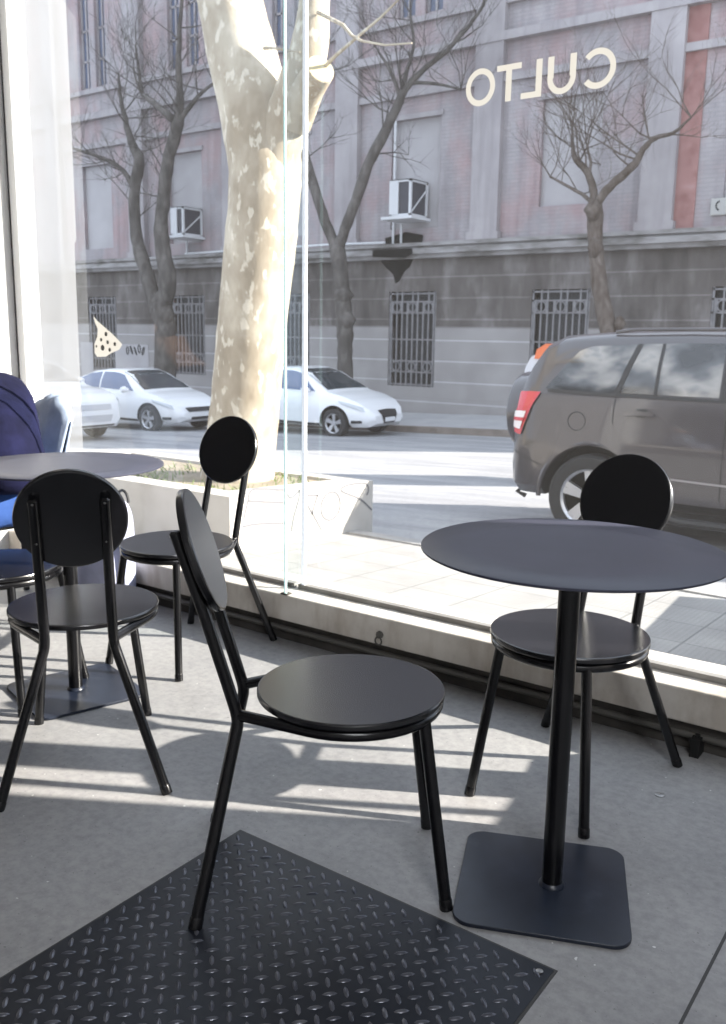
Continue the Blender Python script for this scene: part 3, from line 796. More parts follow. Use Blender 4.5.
# ------------------------------------------------------------------ trees
def bark(name, stops, sc, b_=.5):
    m = mat(name, stops[0][1], .9, spec=.1)
    v = coords(m, (1,1,.45)); c = ramp(m, noise(m, v, sc, 7, .65), stops); setcol(m, c); bump(m, noise(m, v, sc*3, 5), b_, .03); return m
def plane_bark():
    m = mat('plane_tree_bark', (.6,.55,.45), .85, spec=.15)
    v = coords(m, (1,1,.55))
    c = ramp(m, noise(m, v, 3.2, 5, .6), [(.34,(.26,.22,.165)),(.44,(.33,.285,.22)),(.52,(.39,.345,.275)),(.60,(.46,.415,.335)),(.70,(.55,.505,.42))])
    f = ramp(m, noise(m, coords(m,(1,1,.5)), 15, 3, .5), [(.57,(0,0,0)),(.63,(.5,.5,.5))])
    c = mixc(m, f, c, (.74,.70,.60)); f2 = ramp(m, noise(m, coords(m,(1.3,1,.6)), 9, 3, .5), [(.30,(.55,.55,.55)),(.36,(0,0,0))])
    c = mixc(m, f2, c, (.33,.28,.21)); setcol(m, c); bump(m, noise(m, v, 9, 6), .4, .02); return m
M['bark_plane'] = plane_bark()
M['bark_grey'] = bark('bare_tree_bark', [(.3,(.055,.05,.046)),(.5,(.105,.095,.088)),(.75,(.19,.172,.16))], 5)
M['bark_knot'] = bark('knotty_bark', [(.3,(.07,.052,.04)),(.55,(.14,.115,.10)),(.75,(.22,.19,.17))], 7)
M['cutwood'] = noisy('cut_wood', [(.3,(.42,.36,.23)),(.7,(.50,.43,.28))], 8, rough=.9)
M['soil'] = noisy('soil', [(.3,(.20,.17,.13)),(.7,(.34,.29,.22))], 6, rough=.95)

def densify(path, k=4, wob=.0):
    out = []
    P = [Vector(p[:3]) for p in path]; R_ = [p[3] for p in path]; n = len(P)
    for i in range(n-1):
        p0 = P[max(0,i-1)]; p1 = P[i]; p2 = P[i+1]; p3 = P[min(n-1,i+2)]
        for j in range(k):
            t = j/k
            q = .5*((2*p1)+(p2-p0)*t+(2*p0-5*p1+4*p2-p3)*t*t+(3*p1-p0-3*p2+p3)*t**3)
            out.append((q, R_[i]+(R_[i+1]-R_[i])*t))
    out.append((P[-1], R_[-1])); return out
def limb(b, path, seg=14, k=4, lump=.05, wob=0):
    d = densify(path, k)
    pts = [q + Vector((random.uniform(-wob,wob),random.uniform(-wob,wob),0)) for q, r in d]
    b.tube(pts, [r*(1+random.uniform(-lump,lump)) for q, r in d], seg, jit=lump*.6)
def twigs(b, p, d, ln, r, depth):
    pts = [Vector(p)]; dr = Vector(d).normalized(); n = 4
    for i in range(n):
        dr = (dr + Vector((random.uniform(-.28,.28),random.uniform(-.28,.28),random.uniform(-.12,.26)))).normalized()
        q = pts[-1] + dr*ln/n; q.y = min(q.y, 1.3); pts.append(q)
    b.tube(pts, [r*(1-.75*i/n) for i in range(n+1)], 4 if r < .02 else 5, cap=False)
    if depth > 0:
        for i in range(1, n+1):
            for _ in range(1 if i < n else 2):
                dd = (dr + Vector((random.uniform(-1,1),random.uniform(-.8,.8),random.uniform(-.45,.8)))).normalized()
                twigs(b, pts[i], dd, ln*random.uniform(.45,.75), r*(.62-.1*i/n)*.8, depth-1)
# the big plane tree in the planter
pt = thing('plane_tree', 'thick cream plane tree trunk with mottled bark standing in the planter', 'tree', (-5.15,5.4,-.02))
def PL(p): return [(x+5.15, y-5.4, z+.02, r) for x,y,z,r in p]
b = MB()
limb(b, PL([(-5.16,5.4,-.2,.325),(-5.145,5.4,.05,.30),(-5.10,5.4,.35,.285),(-5.055,5.4,.65,.278),(-5.0,5.4,1.05,.275),(-4.955,5.4,1.4,.272),(-4.885,5.4,1.85,.275),(-4.845,5.4,2.15,.272),(-4.835,5.4,2.4,.275),(-4.87,5.4,2.62,.285),(-4.93,5.4,2.85,.275),(-5.02,5.4,3.1,.265),(-5.10,5.4,3.35,.255),(-5.20,5.4,3.7,.24),(-5.36,5.42,4.3,.22),(-5.55,5.45,5.2,.18),(-5.7,5.5,6.4,.12)]), 28, 4, .012)
b.build('trunk', M['bark_plane'], pt, angle=180)
b = MB(); limb(b, PL([(-4.85,5.4,2.1,.16),(-4.75,5.39,2.4,.19),(-4.62,5.38,2.68,.165),(-4.46,5.37,2.95,.15),(-4.37,5.37,3.2,.13),(-4.34,5.38,3.5,.105),(-4.25,5.4,4.3,.115),(-4.1,5.5,5.4,.08)]), 22, 4, .012)
br_ = b.build('branch', M['bark_plane'], pt, angle=180)
b = MB(); b.tube([Vector(p[:3]) for p in PL([(-4.52,5.37,2.68,.1),(-4.30,5.27,2.86,.1),(-4.135,5.19,2.935,.1)])], [.13,.11,.10], 20)
sb_ = b.build('branch_stub', M['bark_plane'], pt)
b = MB(); q = Vector((-4.135+5.15,5.19-5.4,2.955)); dr = Vector((.165,-.08,.075)).normalized()
b.tube([q-dr*.001, q+dr*.004], [.097,.095], 20); b.build('cut_face', M['cutwood'], sb_)
TWIG = [[(-4.16,5.24,2.95),(-4.029,5.2,2.998),(-3.912,5.2,3.055),(-3.79,5.2,3.114),(-3.656,5.2,3.176),(-3.534,5.2,3.248),(-3.2,5.2,3.45)],[(-4.25,5.3,3.34),(-3.956,5.2,3.184),(-3.88,5.2,3.105),(-3.798,5.2,3.061),(-3.613,5.2,3.007),(-3.405,5.2,2.986)],[(-4.70,5.25,3.17),(-4.564,5.2,3.137),(-4.463,5.2,3.109),(-4.327,5.2,3.075)]]
b = MB()
for t in TWIG: b.tube(PL_ := [(x+5.15,y-5.4,z+.02) for x,y,z in t], [.014-.0085*i/(len(t)-1) for i in range(len(t))], 6)
tw_ = b.build('twigs', M['bark_plane'], pt)

def bare_tree(name, label, paths, base, seed, m, knots=(), Y=18.3, tw=1.0):
    random.seed(seed)
    root = thing('bare_tree', label, 'tree', base, 0, 'bare trees on the far sidewalk')
    bx, by, bz = base
    def conv(p, dy0=0): 
        n = len(p); return [(x-bx, Y-by + .35*max(0,z-2)*.3*sin(.9*x+seed) , z-bz, r) for i,(x,z,r) in enumerate(p)]
    b = MB(); limb(b, conv(paths[0]), 14, 4, .06)
    for kx, kz, kr in knots:
        b.tube([(kx-bx, Y-by-.02, kz-bz-kr),(kx-bx+.03, Y-by-.05, kz-bz),(kx-bx, Y-by, kz-bz+kr)], [kr*.5,kr,kr*.5], 9, jit=.15)
    b.build('trunk', m, root, angle=180)
    cr = MB()
    for i, p in enumerate(paths[1:]):
        c = conv(p, random.uniform(-.9,.5))
        b = MB(); limb(b, c, 10, 4, .06, .012); b.build('branch', m, root, angle=180)
        d = densify(c, 3)
        for k in range(len(d)//3, len(d)):
            if random.random() < .62*tw:
                q, r = d[k]
                dd = Vector((random.uniform(-1,1), random.uniform(-.9,.5), random.uniform(-.1,1)))
                twigs(cr, q, dd, random.uniform(.7,1.7), min(.022,max(.011,r*.4)), 2)
        q = d[-1][0]
        for _ in range(3): twigs(cr, q, (random.uniform(-.8,.8), random.uniform(-.6,.4), 1), random.uniform(.8,1.6), .014, 2)
    cr.build('crown', m, root)
    return root
TREE1 = [[(-20.3,-1.1,.36),(-20.3,-.38,.322),(-20.3,.62,.305),(-20.27,1.34,.304),(-20.40,2.04,.259)],[(-20.27,1.34,.26),(-20.63,1.9,.217),(-21.09,2.98,.203),(-21.53,3.87,.175),(-21.68,5.13,.159),(-21.43,5.96,.157),(-21.79,6.37,.13),(-22.08,6.75,.101),(-22.36,7.28,.081),(-22.59,7.85,.058),(-22.73,8.54,.035)],[(-20.38,1.76,.231),(-20.06,2.54,.242),(-20.19,3.42,.213),(-20.21,4.0,.198),(-19.97,4.82,.182),(-19.62,5.66,.165),(-19.2,6.32,.163),(-18.96,6.7,.135),(-18.87,7.24,.102),(-18.81,7.98,.08),(-18.67,8.81,.058),(-18.5,9.63,.039)],[(-19.15,6.67,.108),(-20.04,7.21,.083),(-20.84,7.59,.067),(-21.25,7.8,.056),(-21.59,8.51,.042),(-21.9,9.21,.028)],[(-21.68,5.16,.101),(-22.1,5.61,.076),(-22.66,5.99,.065),(-23.33,6.27,.053),(-24.17,6.55,.03)],[(-18.96,6.65,.081),(-18.31,7.17,.053),(-17.86,7.48,.031)]]
TREE2 = [[(-13.74,-.9,.23),(-13.74,-.09,.201),(-13.76,.77,.186),(-13.76,1.26,.21),(-13.84,1.99,.209),(-13.88,2.7,.184),(-13.95,3.3,.184)],[(-13.94,3.18,.147),(-14.26,3.85,.128),(-14.58,4.75,.123),(-14.84,5.58,.11),(-14.84,6.28,.098),(-14.66,6.82,.073),(-14.42,7.24,.048)],[(-13.91,3.23,.147),(-13.59,3.82,.133),(-13.3,4.42,.131),(-13.02,5.07,.129),(-12.67,5.7,.121),(-12.38,6.31,.105),(-12.22,6.66,.091),(-11.89,7.03,.067),(-11.38,7.42,.053),(-10.89,7.89,.043),(-10.54,8.28,.032)],[(-12.3,6.58,.068),(-12.18,7.13,.045),(-12.09,7.64,.036),(-12.19,8.27,.027)],[(-12.33,6.5,.055),(-12.56,7.08,.036),(-12.85,7.55,.023)],[(-12.07,6.8,.045),(-11.48,6.72,.031),(-10.96,6.55,.02)]]
TREE3 = [[(-6.9,-.75,.20),(-6.92,.2,.18),(-6.95,1.02,.175),(-7.07,1.53,.175),(-7.24,2.13,.163),(-7.37,2.73,.153),(-7.46,3.22,.153),(-7.49,3.61,.173),(-7.51,3.85,.122)],[(-7.52,3.75,.102),(-7.41,3.94,.091),(-7.21,4.17,.09),(-6.94,4.36,.083),(-6.71,4.54,.079),(-6.58,4.74,.063),(-6.42,4.91,.05),(-6.19,4.97,.042),(-5.91,5.0,.034),(-5.59,5.21,.019)],[(-7.52,3.79,.102),(-7.61,4.15,.081),(-7.74,4.46,.073),(-7.92,4.66,.069),(-8.08,4.82,.053),(-8.17,5.12,.037),(-8.21,5.42,.025)],[(-7.53,3.83,.049),(-7.84,4.07,.037),(-8.18,4.25,.029),(-8.59,4.48,.021)],[(-7.72,4.46,.041),(-7.71,4.69,.03),(-7.86,5.09,.018)]]
bare_tree('t', 'bare forked tree with two tall stems behind the white sedan at left', TREE1, (-20.3,18.3,far_z(-20.3,18.3)), 3, M['bark_grey'], [(-20.2,1.6,.30),(-20.4,2.0,.26)])
bare_tree('t', 'bare tree forking into a wide V between plane tree and soot stain', TREE2, (-13.74,18.3,far_z(-13.74,18.3)), 5, M['bark_grey'], [(-13.74,1.5,.25),(-13.82,2.1,.24)])
bare_tree('t', 'slender bare tree with knotty trunk rising behind the grey car', TREE3, (-6.9,18.3,far_z(-6.9,18.3)), 9, M['bark_knot'], [(-7.40,2.95,.17),(-7.49,3.7,.18),(-6.78,1.45,.13),(-6.86,1.1,.15)], tw=.9)

# ------------------------------------------------------------------ planter with grass
M['planter'] = noisy('planter_plaster', [(.3,(.42,.39,.355)),(.5,(.50,.475,.44)),(.75,(.55,.53,.50))], 2.5, rough=.85)
M['spray'] = mat('grey_spray_paint', (.15,.15,.16), .9)
pl = thing('planter', 'low white plastered planter wall with grey graffiti around the plane tree', 'planter', (-5.6,5.1,-.33))
PI_ = Matrix.Translation((5.6,-5.1,.33))
def ppart(b, n, m, par=None, **k):
    o = b.build(n, m, None, **k); o.parent = par or pl
    if not par: o.matrix_parent_inverse = PI_
    return o
b = MB()
x0,x1,y0,y1,t = -7.1,-4.18,4.30,5.96,.22
def zt(y): return .093 - (y-4.3)*.055
def wedge(a,c,d,e):
    b.add([(a,d,-.62),(c,d,-.62),(c,e,-.62),(a,e,-.62),(a,d,zt(d)),(c,d,zt(d)),(c,e,zt(e)),(a,e,zt(e))], [(3,2,1,0),(4,5,6,7),(0,1,5,4),(1,2,6,5),(2,3,7,6),(3,0,4,7)])
wedge(x0,x1,y0,y0+t); wedge(x0,x1,y1-t,y1); wedge(x0,x0+t,y0+t,y1-t); wedge(x1-t,x1,y0+t,y1-t)
ppart(b, 'planter_wall', M['planter'], smooth=False)
b = MB(); b.box(x0+t,x1-t,y0+t,y1-t,-.5,-.01); ppart(b, 'soil', M['soil'], smooth=False)
GRAF = [[(4.859,.067),(4.615,.106),(4.504,.107),(4.473,.028),(4.431,-.084)],[(4.483,.04),(4.676,.006),(4.88,-.03)],[(4.411,-.13),(4.572,-.135),(4.891,-.179)],[(4.859,.07),(4.892,.03),(4.925,.0),(4.981,.02),(5.026,.045)],[(5.026,.045),(5.015,-.027),(4.958,-.153),(4.936,-.253)],[(5.095,-.008),(5.249,-.022)],[(5.237,-.02),(5.167,-.162)],[(5.072,-.035),(5.166,-.139),(5.289,-.30)],[(5.946,-.24),(5.776,-.125),(5.535,-.03),(5.586,.005),(5.731,.005),(5.855,-.01),(5.898,-.06),(5.872,-.106)]]
GRAF.append([(5.40+.12*cos(t_/16*2*pi), -.128+.108*sin(t_/16*2*pi)) for t_ in range(17)])
b = MB()
for g in GRAF:
    d = densify([(-4.179, y, z, .01) for y, z in g], 4)
    vs = []
    for i, (q, r) in enumerate(d):
        tq = (d[min(i+1,len(d)-1)][0]-d[max(i-1,0)][0]).normalized(); nn = tq.cross(Vector((1,0,0))).normalized()*.0085
        vs += [(-4.177, (q+nn).y, (q+nn).z), (-4.177, (q-nn).y, (q-nn).z)]
    b.add(vs, [(2*i,2*i+1,2*i+3,2*i+2) for i in range(len(d)-1)])
ppart(b, 'graffiti', M['spray'], smooth=False)
M['grass'] = noisy('grass_blades', [(.3,(.10,.15,.045)),(.7,(.20,.26,.09))], 6, rough=.7)
random.seed(4)
b = MB()
for k in range(420):
    a = random.uniform(0,2*pi); rd = random.uniform(.34,.75)*(1+.4*random.random())
    x = -5.15+rd*cos(a)*1.1; y = 5.2+rd*sin(a)*.75
    if not (x0+t+.03 < x < x1-t-.03 and y0+t+.02 < y < y1-t-.03) or (x+5.15)**2+(y-5.4)**2 < .1: continue
    h = random.uniform(.02,.085); w = random.uniform(.004,.008); th = random.uniform(0,pi); lx, ly = random.uniform(-.05,.05), random.uniform(-.05,.05)
    b.add([(x-w*cos(th),y-w*sin(th),-.01),(x+w*cos(th),y+w*sin(th),-.01),(x+lx*.5+w*.6*cos(th),y+ly*.5,-.01+h*.6),(x+lx,y+ly,-.01+h)], [(0,1,2,3)])
o = b.build('grass', M['grass'], smooth=False); tag(o, 'tufts of green grass at the foot of the plane tree', 'grass', kind='stuff')

# low block added for shade, unseen just beyond the right picture edge (its shade lies on the pavement)
b = MB(); b.box(-.64,3.2,4.3,5.96,-.6,.10); struct(b.build('low_shade_block', M['planter'], smooth=False))
# ------------------------------------------------------------------ cars
M['tire'] = mat('tire_rubber', (.02,.02,.021), .75)
M['rim'] = mat('alloy', (.55,.55,.57), .3, .8)
M['rim_dark'] = mat('rim_shadow', (.025,.025,.027), .6)
M['liner'] = mat('arch_liner', (.012,.012,.013), .9)
M['car_white'] = mat('white_car_paint', (.83,.83,.84), .25, coat=.6)
M['car_grey'] = mat('grey_car_paint', (.062,.056,.062), .28, .2, coat=.8)
M['car_glass'] = mat('car_glass', (.035,.045,.055), .06, spec=.7)
M['car_glass_blue'] = mat('blue_tint_glass', (.10,.14,.25), .08, spec=.7)
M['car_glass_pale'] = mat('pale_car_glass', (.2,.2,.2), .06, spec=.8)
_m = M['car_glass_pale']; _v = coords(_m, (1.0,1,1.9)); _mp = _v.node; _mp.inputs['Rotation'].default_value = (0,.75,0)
setcol(_m, ramp(_m, noise(_m, _v, 2.3, 3, .5), [(.36,(.02,.022,.026)),(.46,(.075,.08,.088)),(.54,(.20,.195,.19)),(.62,(.30,.29,.275)),(.72,(.10,.11,.13))]))  # streaky reflections painted into the glass colour
M['trim_black'] = mat('black_trim', (.02,.02,.022), .45)
M['lamp_red'] = mat('red_lamp', (.55,.012,.03), .2, coat=.8)
M['lamp_white'] = mat('clear_lamp', (.80,.74,.74), .15, coat=.8)
M['lamp_clear'] = mat('headlamp', (.50,.52,.55), .12, coat=.8)
M['lamp_orange'] = mat('orange_lamp', (.75,.17,.05), .3)
M['plate'] = mat('number_plate', (.75,.76,.78), .5)
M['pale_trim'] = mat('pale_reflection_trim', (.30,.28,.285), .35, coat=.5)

class Car:
    def __init__(s, name, label, group, loc, paint, stations, wheels, tire_r, yw, arch_r):
        s.root = thing(name, label, 'car', loc, 0, group); s.W = max(q[4] for q in stations)
        b = MB(); n = 11; vs = []
        st = []
        for a, c in zip(stations, stations[1:]):
            k = 3
            for j in range(k): t = j/k; st.append(tuple(a[i]+(c[i]-a[i])*t for i in range(5)))
        st.append(stations[-1])
        for x, zb, zs, zr, w in st:
            h = max(zr-zs, .001); wb = .95*w
            prof = [(0,zb),(.85*w,zb),(.97*w,zb+.08),(w,zb+.45*(zs-zb)),(.99*w,zs-.12*(zs-zb)),(wb,zs),
                    (wb-.15*h,zs+.5*h),(wb-.34*h,zs+.88*h),(wb-.42*h-.07*w,zr),(.4*w,zr+.012),(0,zr+.018)]
            full = [(-y,z) for y,z in prof[1:]][::-1]
            ring = [(x,-y,z) for y,z in prof] + [(x,y,z) for y,z in prof[1:-1]][::-1]
            vs.append(ring)
        m = len(vs[0]); flat = [p for r in vs for p in r]; fs = []
        for i in range(len(vs)-1):
            for j in range(m): fs.append((i*m+j, i*m+(j+1)%m, (i+1)*m+(j+1)%m, (i+1)*m+j))
        fs.append(tuple(range(m))); fs.append(tuple((len(vs)-1)*m+j for j in range(m)))
        b.add(flat, fs)
        s.body = b.build('body', [paint, M['liner']], s.root, angle=35)
        s.bvh = BVHTree.FromPolygons([v.co.copy() for v in s.body.data.vertices], [tuple(p.vertices) for p in s.body.data.polygons])
        # wheel arches
        for wx, wz in wheels:
            for sd in (-1,1):
                cb = MB(); cb.lathe([(arch_r,-.32),(arch_r,.4)], 36, M=Matrix.Translation((wx, sd*(yw+.02), wz)) @ Matrix.Rotation(pi/2,4,'X'))
                cut = cb.build('cutter', M['liner'])
                md = s.body.modifiers.new('b','BOOLEAN'); md.operation = 'DIFFERENCE'; md.object = cut; md.solver = 'EXACT'
                try: md.material_mode = 'TRANSFER'
                except Exception: pass
                cut.parent = s.root
                bpy.context.view_layer.update()
                apply_mods(s.body); bpy.data.objects.remove(cut)
        set_smooth(s.body, 35)
        for wx, wz in wheels:
            for sd in (-1,1): s.wheel(wx, sd, wz, tire_r, yw)
    def wheel(s, wx, sd, wz, r, yw):
        Mx = Matrix.Translation((wx, sd*(yw-.10), wz)) @ Matrix.Rotation(pi/2 if sd < 0 else -pi/2,4,'X')
        b = MB(); ri = r*.66
        b.lathe([(ri,-.10),(r*.93,-.105),(r*.985,-.08),(r,-.04),(r,.04),(r*.985,.08),(r*.93,.105),(r*.80,.112),(ri,.10)], 40, M=Mx, closed=True)
        w = b.build('wheel', M['tire'], s.root)
        b = MB(); b.lathe([(ri*1.0,.02),(0.001,.02)], 32, M=Mx); b.lathe([(ri*.93,.085),(ri*1.02,.103),(ri*1.02,.06),(ri*.93,.05)], 36, M=Mx, closed=True, mi=1)
        for k in range(5):
            for dk in (-.13,.13):
                a = 2*pi*k/5+dk+.3
                Sp = Mx @ Matrix.Rotation(a,4,'Z')
                b.add([(.02,-.022,.075),(ri*.97,-.030,.09),(ri*.97,.022,.09),(.02,.022,.075),(.02,-.022,.03),(ri*.97,-.03,.04),(ri*.97,.022,.04),(.02,.022,.03)],
                      [(0,1,2,3),(4,7,6,5),(0,4,5,1),(1,5,6,2),(2,6,7,3),(3,7,4,0)], 1, Sp)
        b.lathe([(.055,.06),(.052,.088),(.0,.09)], 16, 1, Mx)
        b.build('rim', [M['rim_dark'], M['rim']], w, angle=30)
    def decal(s, name, m, top, bot, dr, off=.006, n=10, k=8, parent=None):
        """panel following the body: polylines top/bottom (3D points) projected along dr"""
        dr = Vector(dr).normalized(); b = MB(); vs = []; ok = True
        def samp(pl, t):
            pl = [Vector(p) for p in pl]; L = [0]
            for a, c in zip(pl, pl[1:]): L.append(L[-1]+(c-a).length)
            d = t*L[-1]
            for i in range(len(pl)-1):
                if d <= L[i+1]+1e-9: return pl[i].lerp(pl[i+1], (d-L[i])/max(1e-9,L[i+1]-L[i]))
            return pl[-1]
        for i in range(n+1):
            A = samp(top, i/n); B = samp(bot, i/n)
            for j in range(k+1):
                p = A.lerp(B, j/k); h = s.bvh.ray_cast(p - dr*3, dr)
                q = h[0] if h[0] is not None else p
                vs.append(q - dr*off)
        fs = [(i*(k+1)+j, i*(k+1)+j+1, (i+1)*(k+1)+j+1, (i+1)*(k+1)+j) for i in range(n) for j in range(k)]
        b.add(vs, fs); return b.build(name, m, parent or s.root, angle=60)
    def side(s, name, m, top, bot, **k):
        r = None
        for sd in (-1, 1):
            r = s.decal(name, m, [(x, sd*s.W, z) for x, z in top], [(x, sd*s.W, z) for x, z in bot], (0,-sd,0), **k)
        return r

# --- grey off-roader parked close to the pavement (seen from its right rear)
def make_suv():
    g = road_z(-2.7,7.9)
    X0 = -3.50                                   # rear bumper
    st = [ (-.02,.42,.80,.82,.74),(.0,.36,.86,.90,.80),(.04,.33,1.10,1.14,.845),(.07,.33,1.17,1.25,.865),(.13,.33,1.19,1.43,.885),(.21,.33,1.195,1.585,.895),(.36,.33,1.20,1.665,.90),
           (.80,.32,1.20,1.70,.905),(1.4,.32,1.195,1.72,.905),(2.1,.32,1.19,1.715,.905),(2.55,.32,1.18,1.66,.905),(2.9,.32,1.16,1.46,.90),(3.22,.32,1.13,1.18,.89),(3.6,.33,1.08,1.10,.875),(4.0,.34,1.02,1.03,.84),(4.25,.36,.92,.93,.77),(4.33,.42,.74,.75,.66)]
    c = Car('car', 'dark grey off-road car with spare wheel, parked outside at right', None, (X0,7.9,g), M['car_grey'], st, [(.74,.36),(3.38,.36)], .36, .90, .44)
    ab = lambda pts: [(x-X0, z-g) for x, z in pts]     # absolute X,Z of the photographed side to local
    # side glass
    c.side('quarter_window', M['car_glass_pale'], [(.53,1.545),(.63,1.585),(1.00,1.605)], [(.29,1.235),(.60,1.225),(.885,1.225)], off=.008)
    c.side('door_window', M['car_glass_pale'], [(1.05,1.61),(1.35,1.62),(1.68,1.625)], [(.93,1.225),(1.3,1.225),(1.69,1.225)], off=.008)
    c.side('window_bar', M['trim_black'], [(1.20,1.615),(1.225,1.615)], [(1.20,1.225),(1.225,1.225)], off=.014, n=2)
    c.side('door_pillar', M['trim_black'], [(1.69,1.635),(1.82,1.635)], [(1.70,1.21),(1.83,1.21)], off=.009, n=3)
    c.side('front_window', M['car_glass'], [(1.84,1.625),(2.45,1.60)], [(1.85,1.225),(2.85,1.20)], off=.008)
    c.side('window_trim', M['trim_black'], [(.32,1.23),(1.0,1.222),(2.9,1.20)], [(.32,1.205),(1.0,1.197),(2.9,1.18)], off=.010, n=14, k=2)
    c.side('pillar_trim', M['trim_black'], [(1.005,1.61),(1.045,1.612)], [(.89,1.225),(.925,1.225)], off=.010, n=2)
    # tail lamps wrap round the corner
    for sd in (-1,1):
        c.decal('tail_lamp', M['lamp_red'], [(.03,sd*.9,1.20),(.13,sd*.9,1.205),(.245,sd*.9,1.205)], [(-.005,sd*.9,.86),(.06,sd*.9,.845),(.10,sd*.9,.84)], (.45,-sd,0), off=.02)
        c.decal('reversing_lamp', M['lamp_white'], [(.015,sd*.9,1.035),(.08,sd*.9,1.04),(.155,sd*.9,1.04)], [(.0,sd*.9,.90),(.06,sd*.9,.89),(.10,sd*.9,.885)], (.45,-sd,0), off=.03, k=4)
        c.decal('lamp_divider', M['lamp_red'], [(.012,sd*.9,.985),(.08,sd*.9,.985),(.14,sd*.9,.985)], [(.008,sd*.9,.955),(.07,sd*.9,.955),(.13,sd*.9,.955)], (.45,-sd,0), off=.034, k=2)
    # door shut lines, handle, fuel flap, sills, arch lips
    c.side('door_gap', M['trim_black'], [(.90,1.20),(.907,1.20)], [(.90,.98),(.907,.98)], off=.004, n=1)
    c.side('front_door_gap', M['trim_black'], [(1.76,1.20),(1.768,1.20)], [(1.76,.45),(1.768,.45)], off=.004, n=1)
    c.side('door_handle', M['car_grey'], [(1.0,1.085),(1.10,1.10),(1.23,1.09)], [(1.0,1.055),(1.10,1.06),(1.23,1.062)], off=.028, k=3)
    c.side('handle_recess', M['trim_black'], [(1.09,1.115),(1.17,1.115)], [(1.09,1.05),(1.17,1.05)], off=.006, k=4)
    b = MB(); b.tube([(.60+.075*cos(t*pi/12), -.897, .985+.075*sin(t*pi/12)) for t in range(25)], .004, 6, cap=False); b.build('fuel_flap', M['trim_black'], c.root)
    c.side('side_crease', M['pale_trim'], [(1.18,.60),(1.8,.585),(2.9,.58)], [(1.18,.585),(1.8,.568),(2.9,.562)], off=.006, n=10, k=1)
    c.side('sill_cladding', M['trim_black'], [(1.22,.40),(2.9,.40)], [(1.22,.335),(2.9,.335)], off=.012, k=3)
    for sd in (-1,1):
        for wx in (.74,3.38):
            b = MB(); b.tube([(wx+.455*cos(a), sd*(.888-.02*abs(cos(a))), .36+.455*sin(a)) for a in [pi*(-.02+1.04*t/20) for t in range(21)]], .022, 8); b.build('arch_lip', M['car_grey'], c.root)
        b = MB(); b.tube([(1.2,sd*.90,.30),(1.5,sd*.93,.27),(2.8,sd*.93,.27),(3.0,sd*.90,.30)], .035, 8); b.build('side_step', M['trim_black'], c.root)
        b = MB(); b.tube([(.78,sd*.62,1.70),(.95,sd*.62,1.722),(2.0,sd*.62,1.735),(2.3,sd*.62,1.70)], .014, 8); b.build('roof_rail', M['car_grey'], c.root)
    # back: rear window, spare wheel, plate, brake lamp, tow hook
    c.decal('rear_window', M['car_glass'], [(.5,-.50,1.56),(.5,.50,1.56)], [(.15,-.66,1.24),(.15,.66,1.24)], (1,0,0), off=.012)
    b = MB(); Mx = Matrix.Translation((-.25,.02,.97)) @ Matrix.Rotation(-pi/2,4,'Y')
    b.lathe([(.05,.10),(.28,.10),(.345,.07),(.36,.03),(.36,-.10),(.30,-.12),(.05,-.12)], 40, M=Mx); b.build('spare_wheel', M['car_grey'], c.root)
    b = MB(); b.tube([(.02,-.6,.34),(-.03,-.62,.30),(.05,-.62,.27)], .022, 8); b.build('tow_hook', M['trim_black'], c.root)
    c.decal('rear_bumper_seam', M['trim_black'], [(.02,-.9,.70),(.30,-.9,.60)], [(.02,-.9,.692),(.30,-.9,.592)], (.2,1,0), off=.004, k=1)
    b = MB(); b.box(1.2,2.95,-.62,.62,.17,.36); b.box(.3,.5,-.35,.35,.22,.40); b.tube([(.74,-.7,.34),(.74,.7,.34)], .05, 8); b.tube([(3.38,-.7,.34),(3.38,.7,.34)], .05, 8)
    b.build('chassis', M['trim_black'], c.root, smooth=False)
    c.decal('windshield', M['car_glass'], [(2.58,-.60,2.5),(2.58,.60,2.5)], [(3.16,-.74,2.5),(3.16,.74,2.5)], (0,0,-1), off=.006)
    for sd in (-1,1):
        b = MB(); b.tube([(2.78,sd*.90,1.22),(2.74,sd*1.02,1.26),(2.72,sd*1.10,1.27)], [.04,.085,.06], 10); b.build('side_mirror', M['car_grey'], c.root)
    return c
suv = make_suv()

# --- something white and orange peeping out behind the grey car
vn = thing('delivery_cart', 'white rounded cart with an orange lid, peeping out behind the grey car', 'cart', (-4.60,10.6,road_z(-4.60,10.6)))
M['cart_white'] = mat('cart_white', (.62,.62,.65), .4)
b = MB()
prof = [(-.34,.35),(-.34,1.25),(-.32,1.42),(-.25,1.55),(-.12,1.62),(.5,1.62),(.5,.35)]
b.prism(prof, -.4, .4, M=XZ(0)); b.build('cart_body', M['cart_white'], vn, angle=60)
b = MB(); b.prism([(-.20,1.53),(-.17,1.64),(-.06,1.71),(.52,1.71),(.52,1.53)], -.42, .42, M=XZ(0)); b.build('lid', M['lamp_orange'], vn, angle=60)
for sx in (-.2,.36):
    b = MB(); b.lathe([(.0,-.03),(.19,-.03),(.2,0),(.19,.03),(0,.03)], 24, M=Matrix.Translation((sx,-.36,.2)) @ Matrix.Rotation(pi/2,4,'X')); b.build('wheel', M['tire'], vn)
    b = MB(); b.tube([(sx,-.36,.2),(sx,-.30,.2),(sx,-.30,.36)], .02, 8); b.build('axle', M['trim_black'], vn)

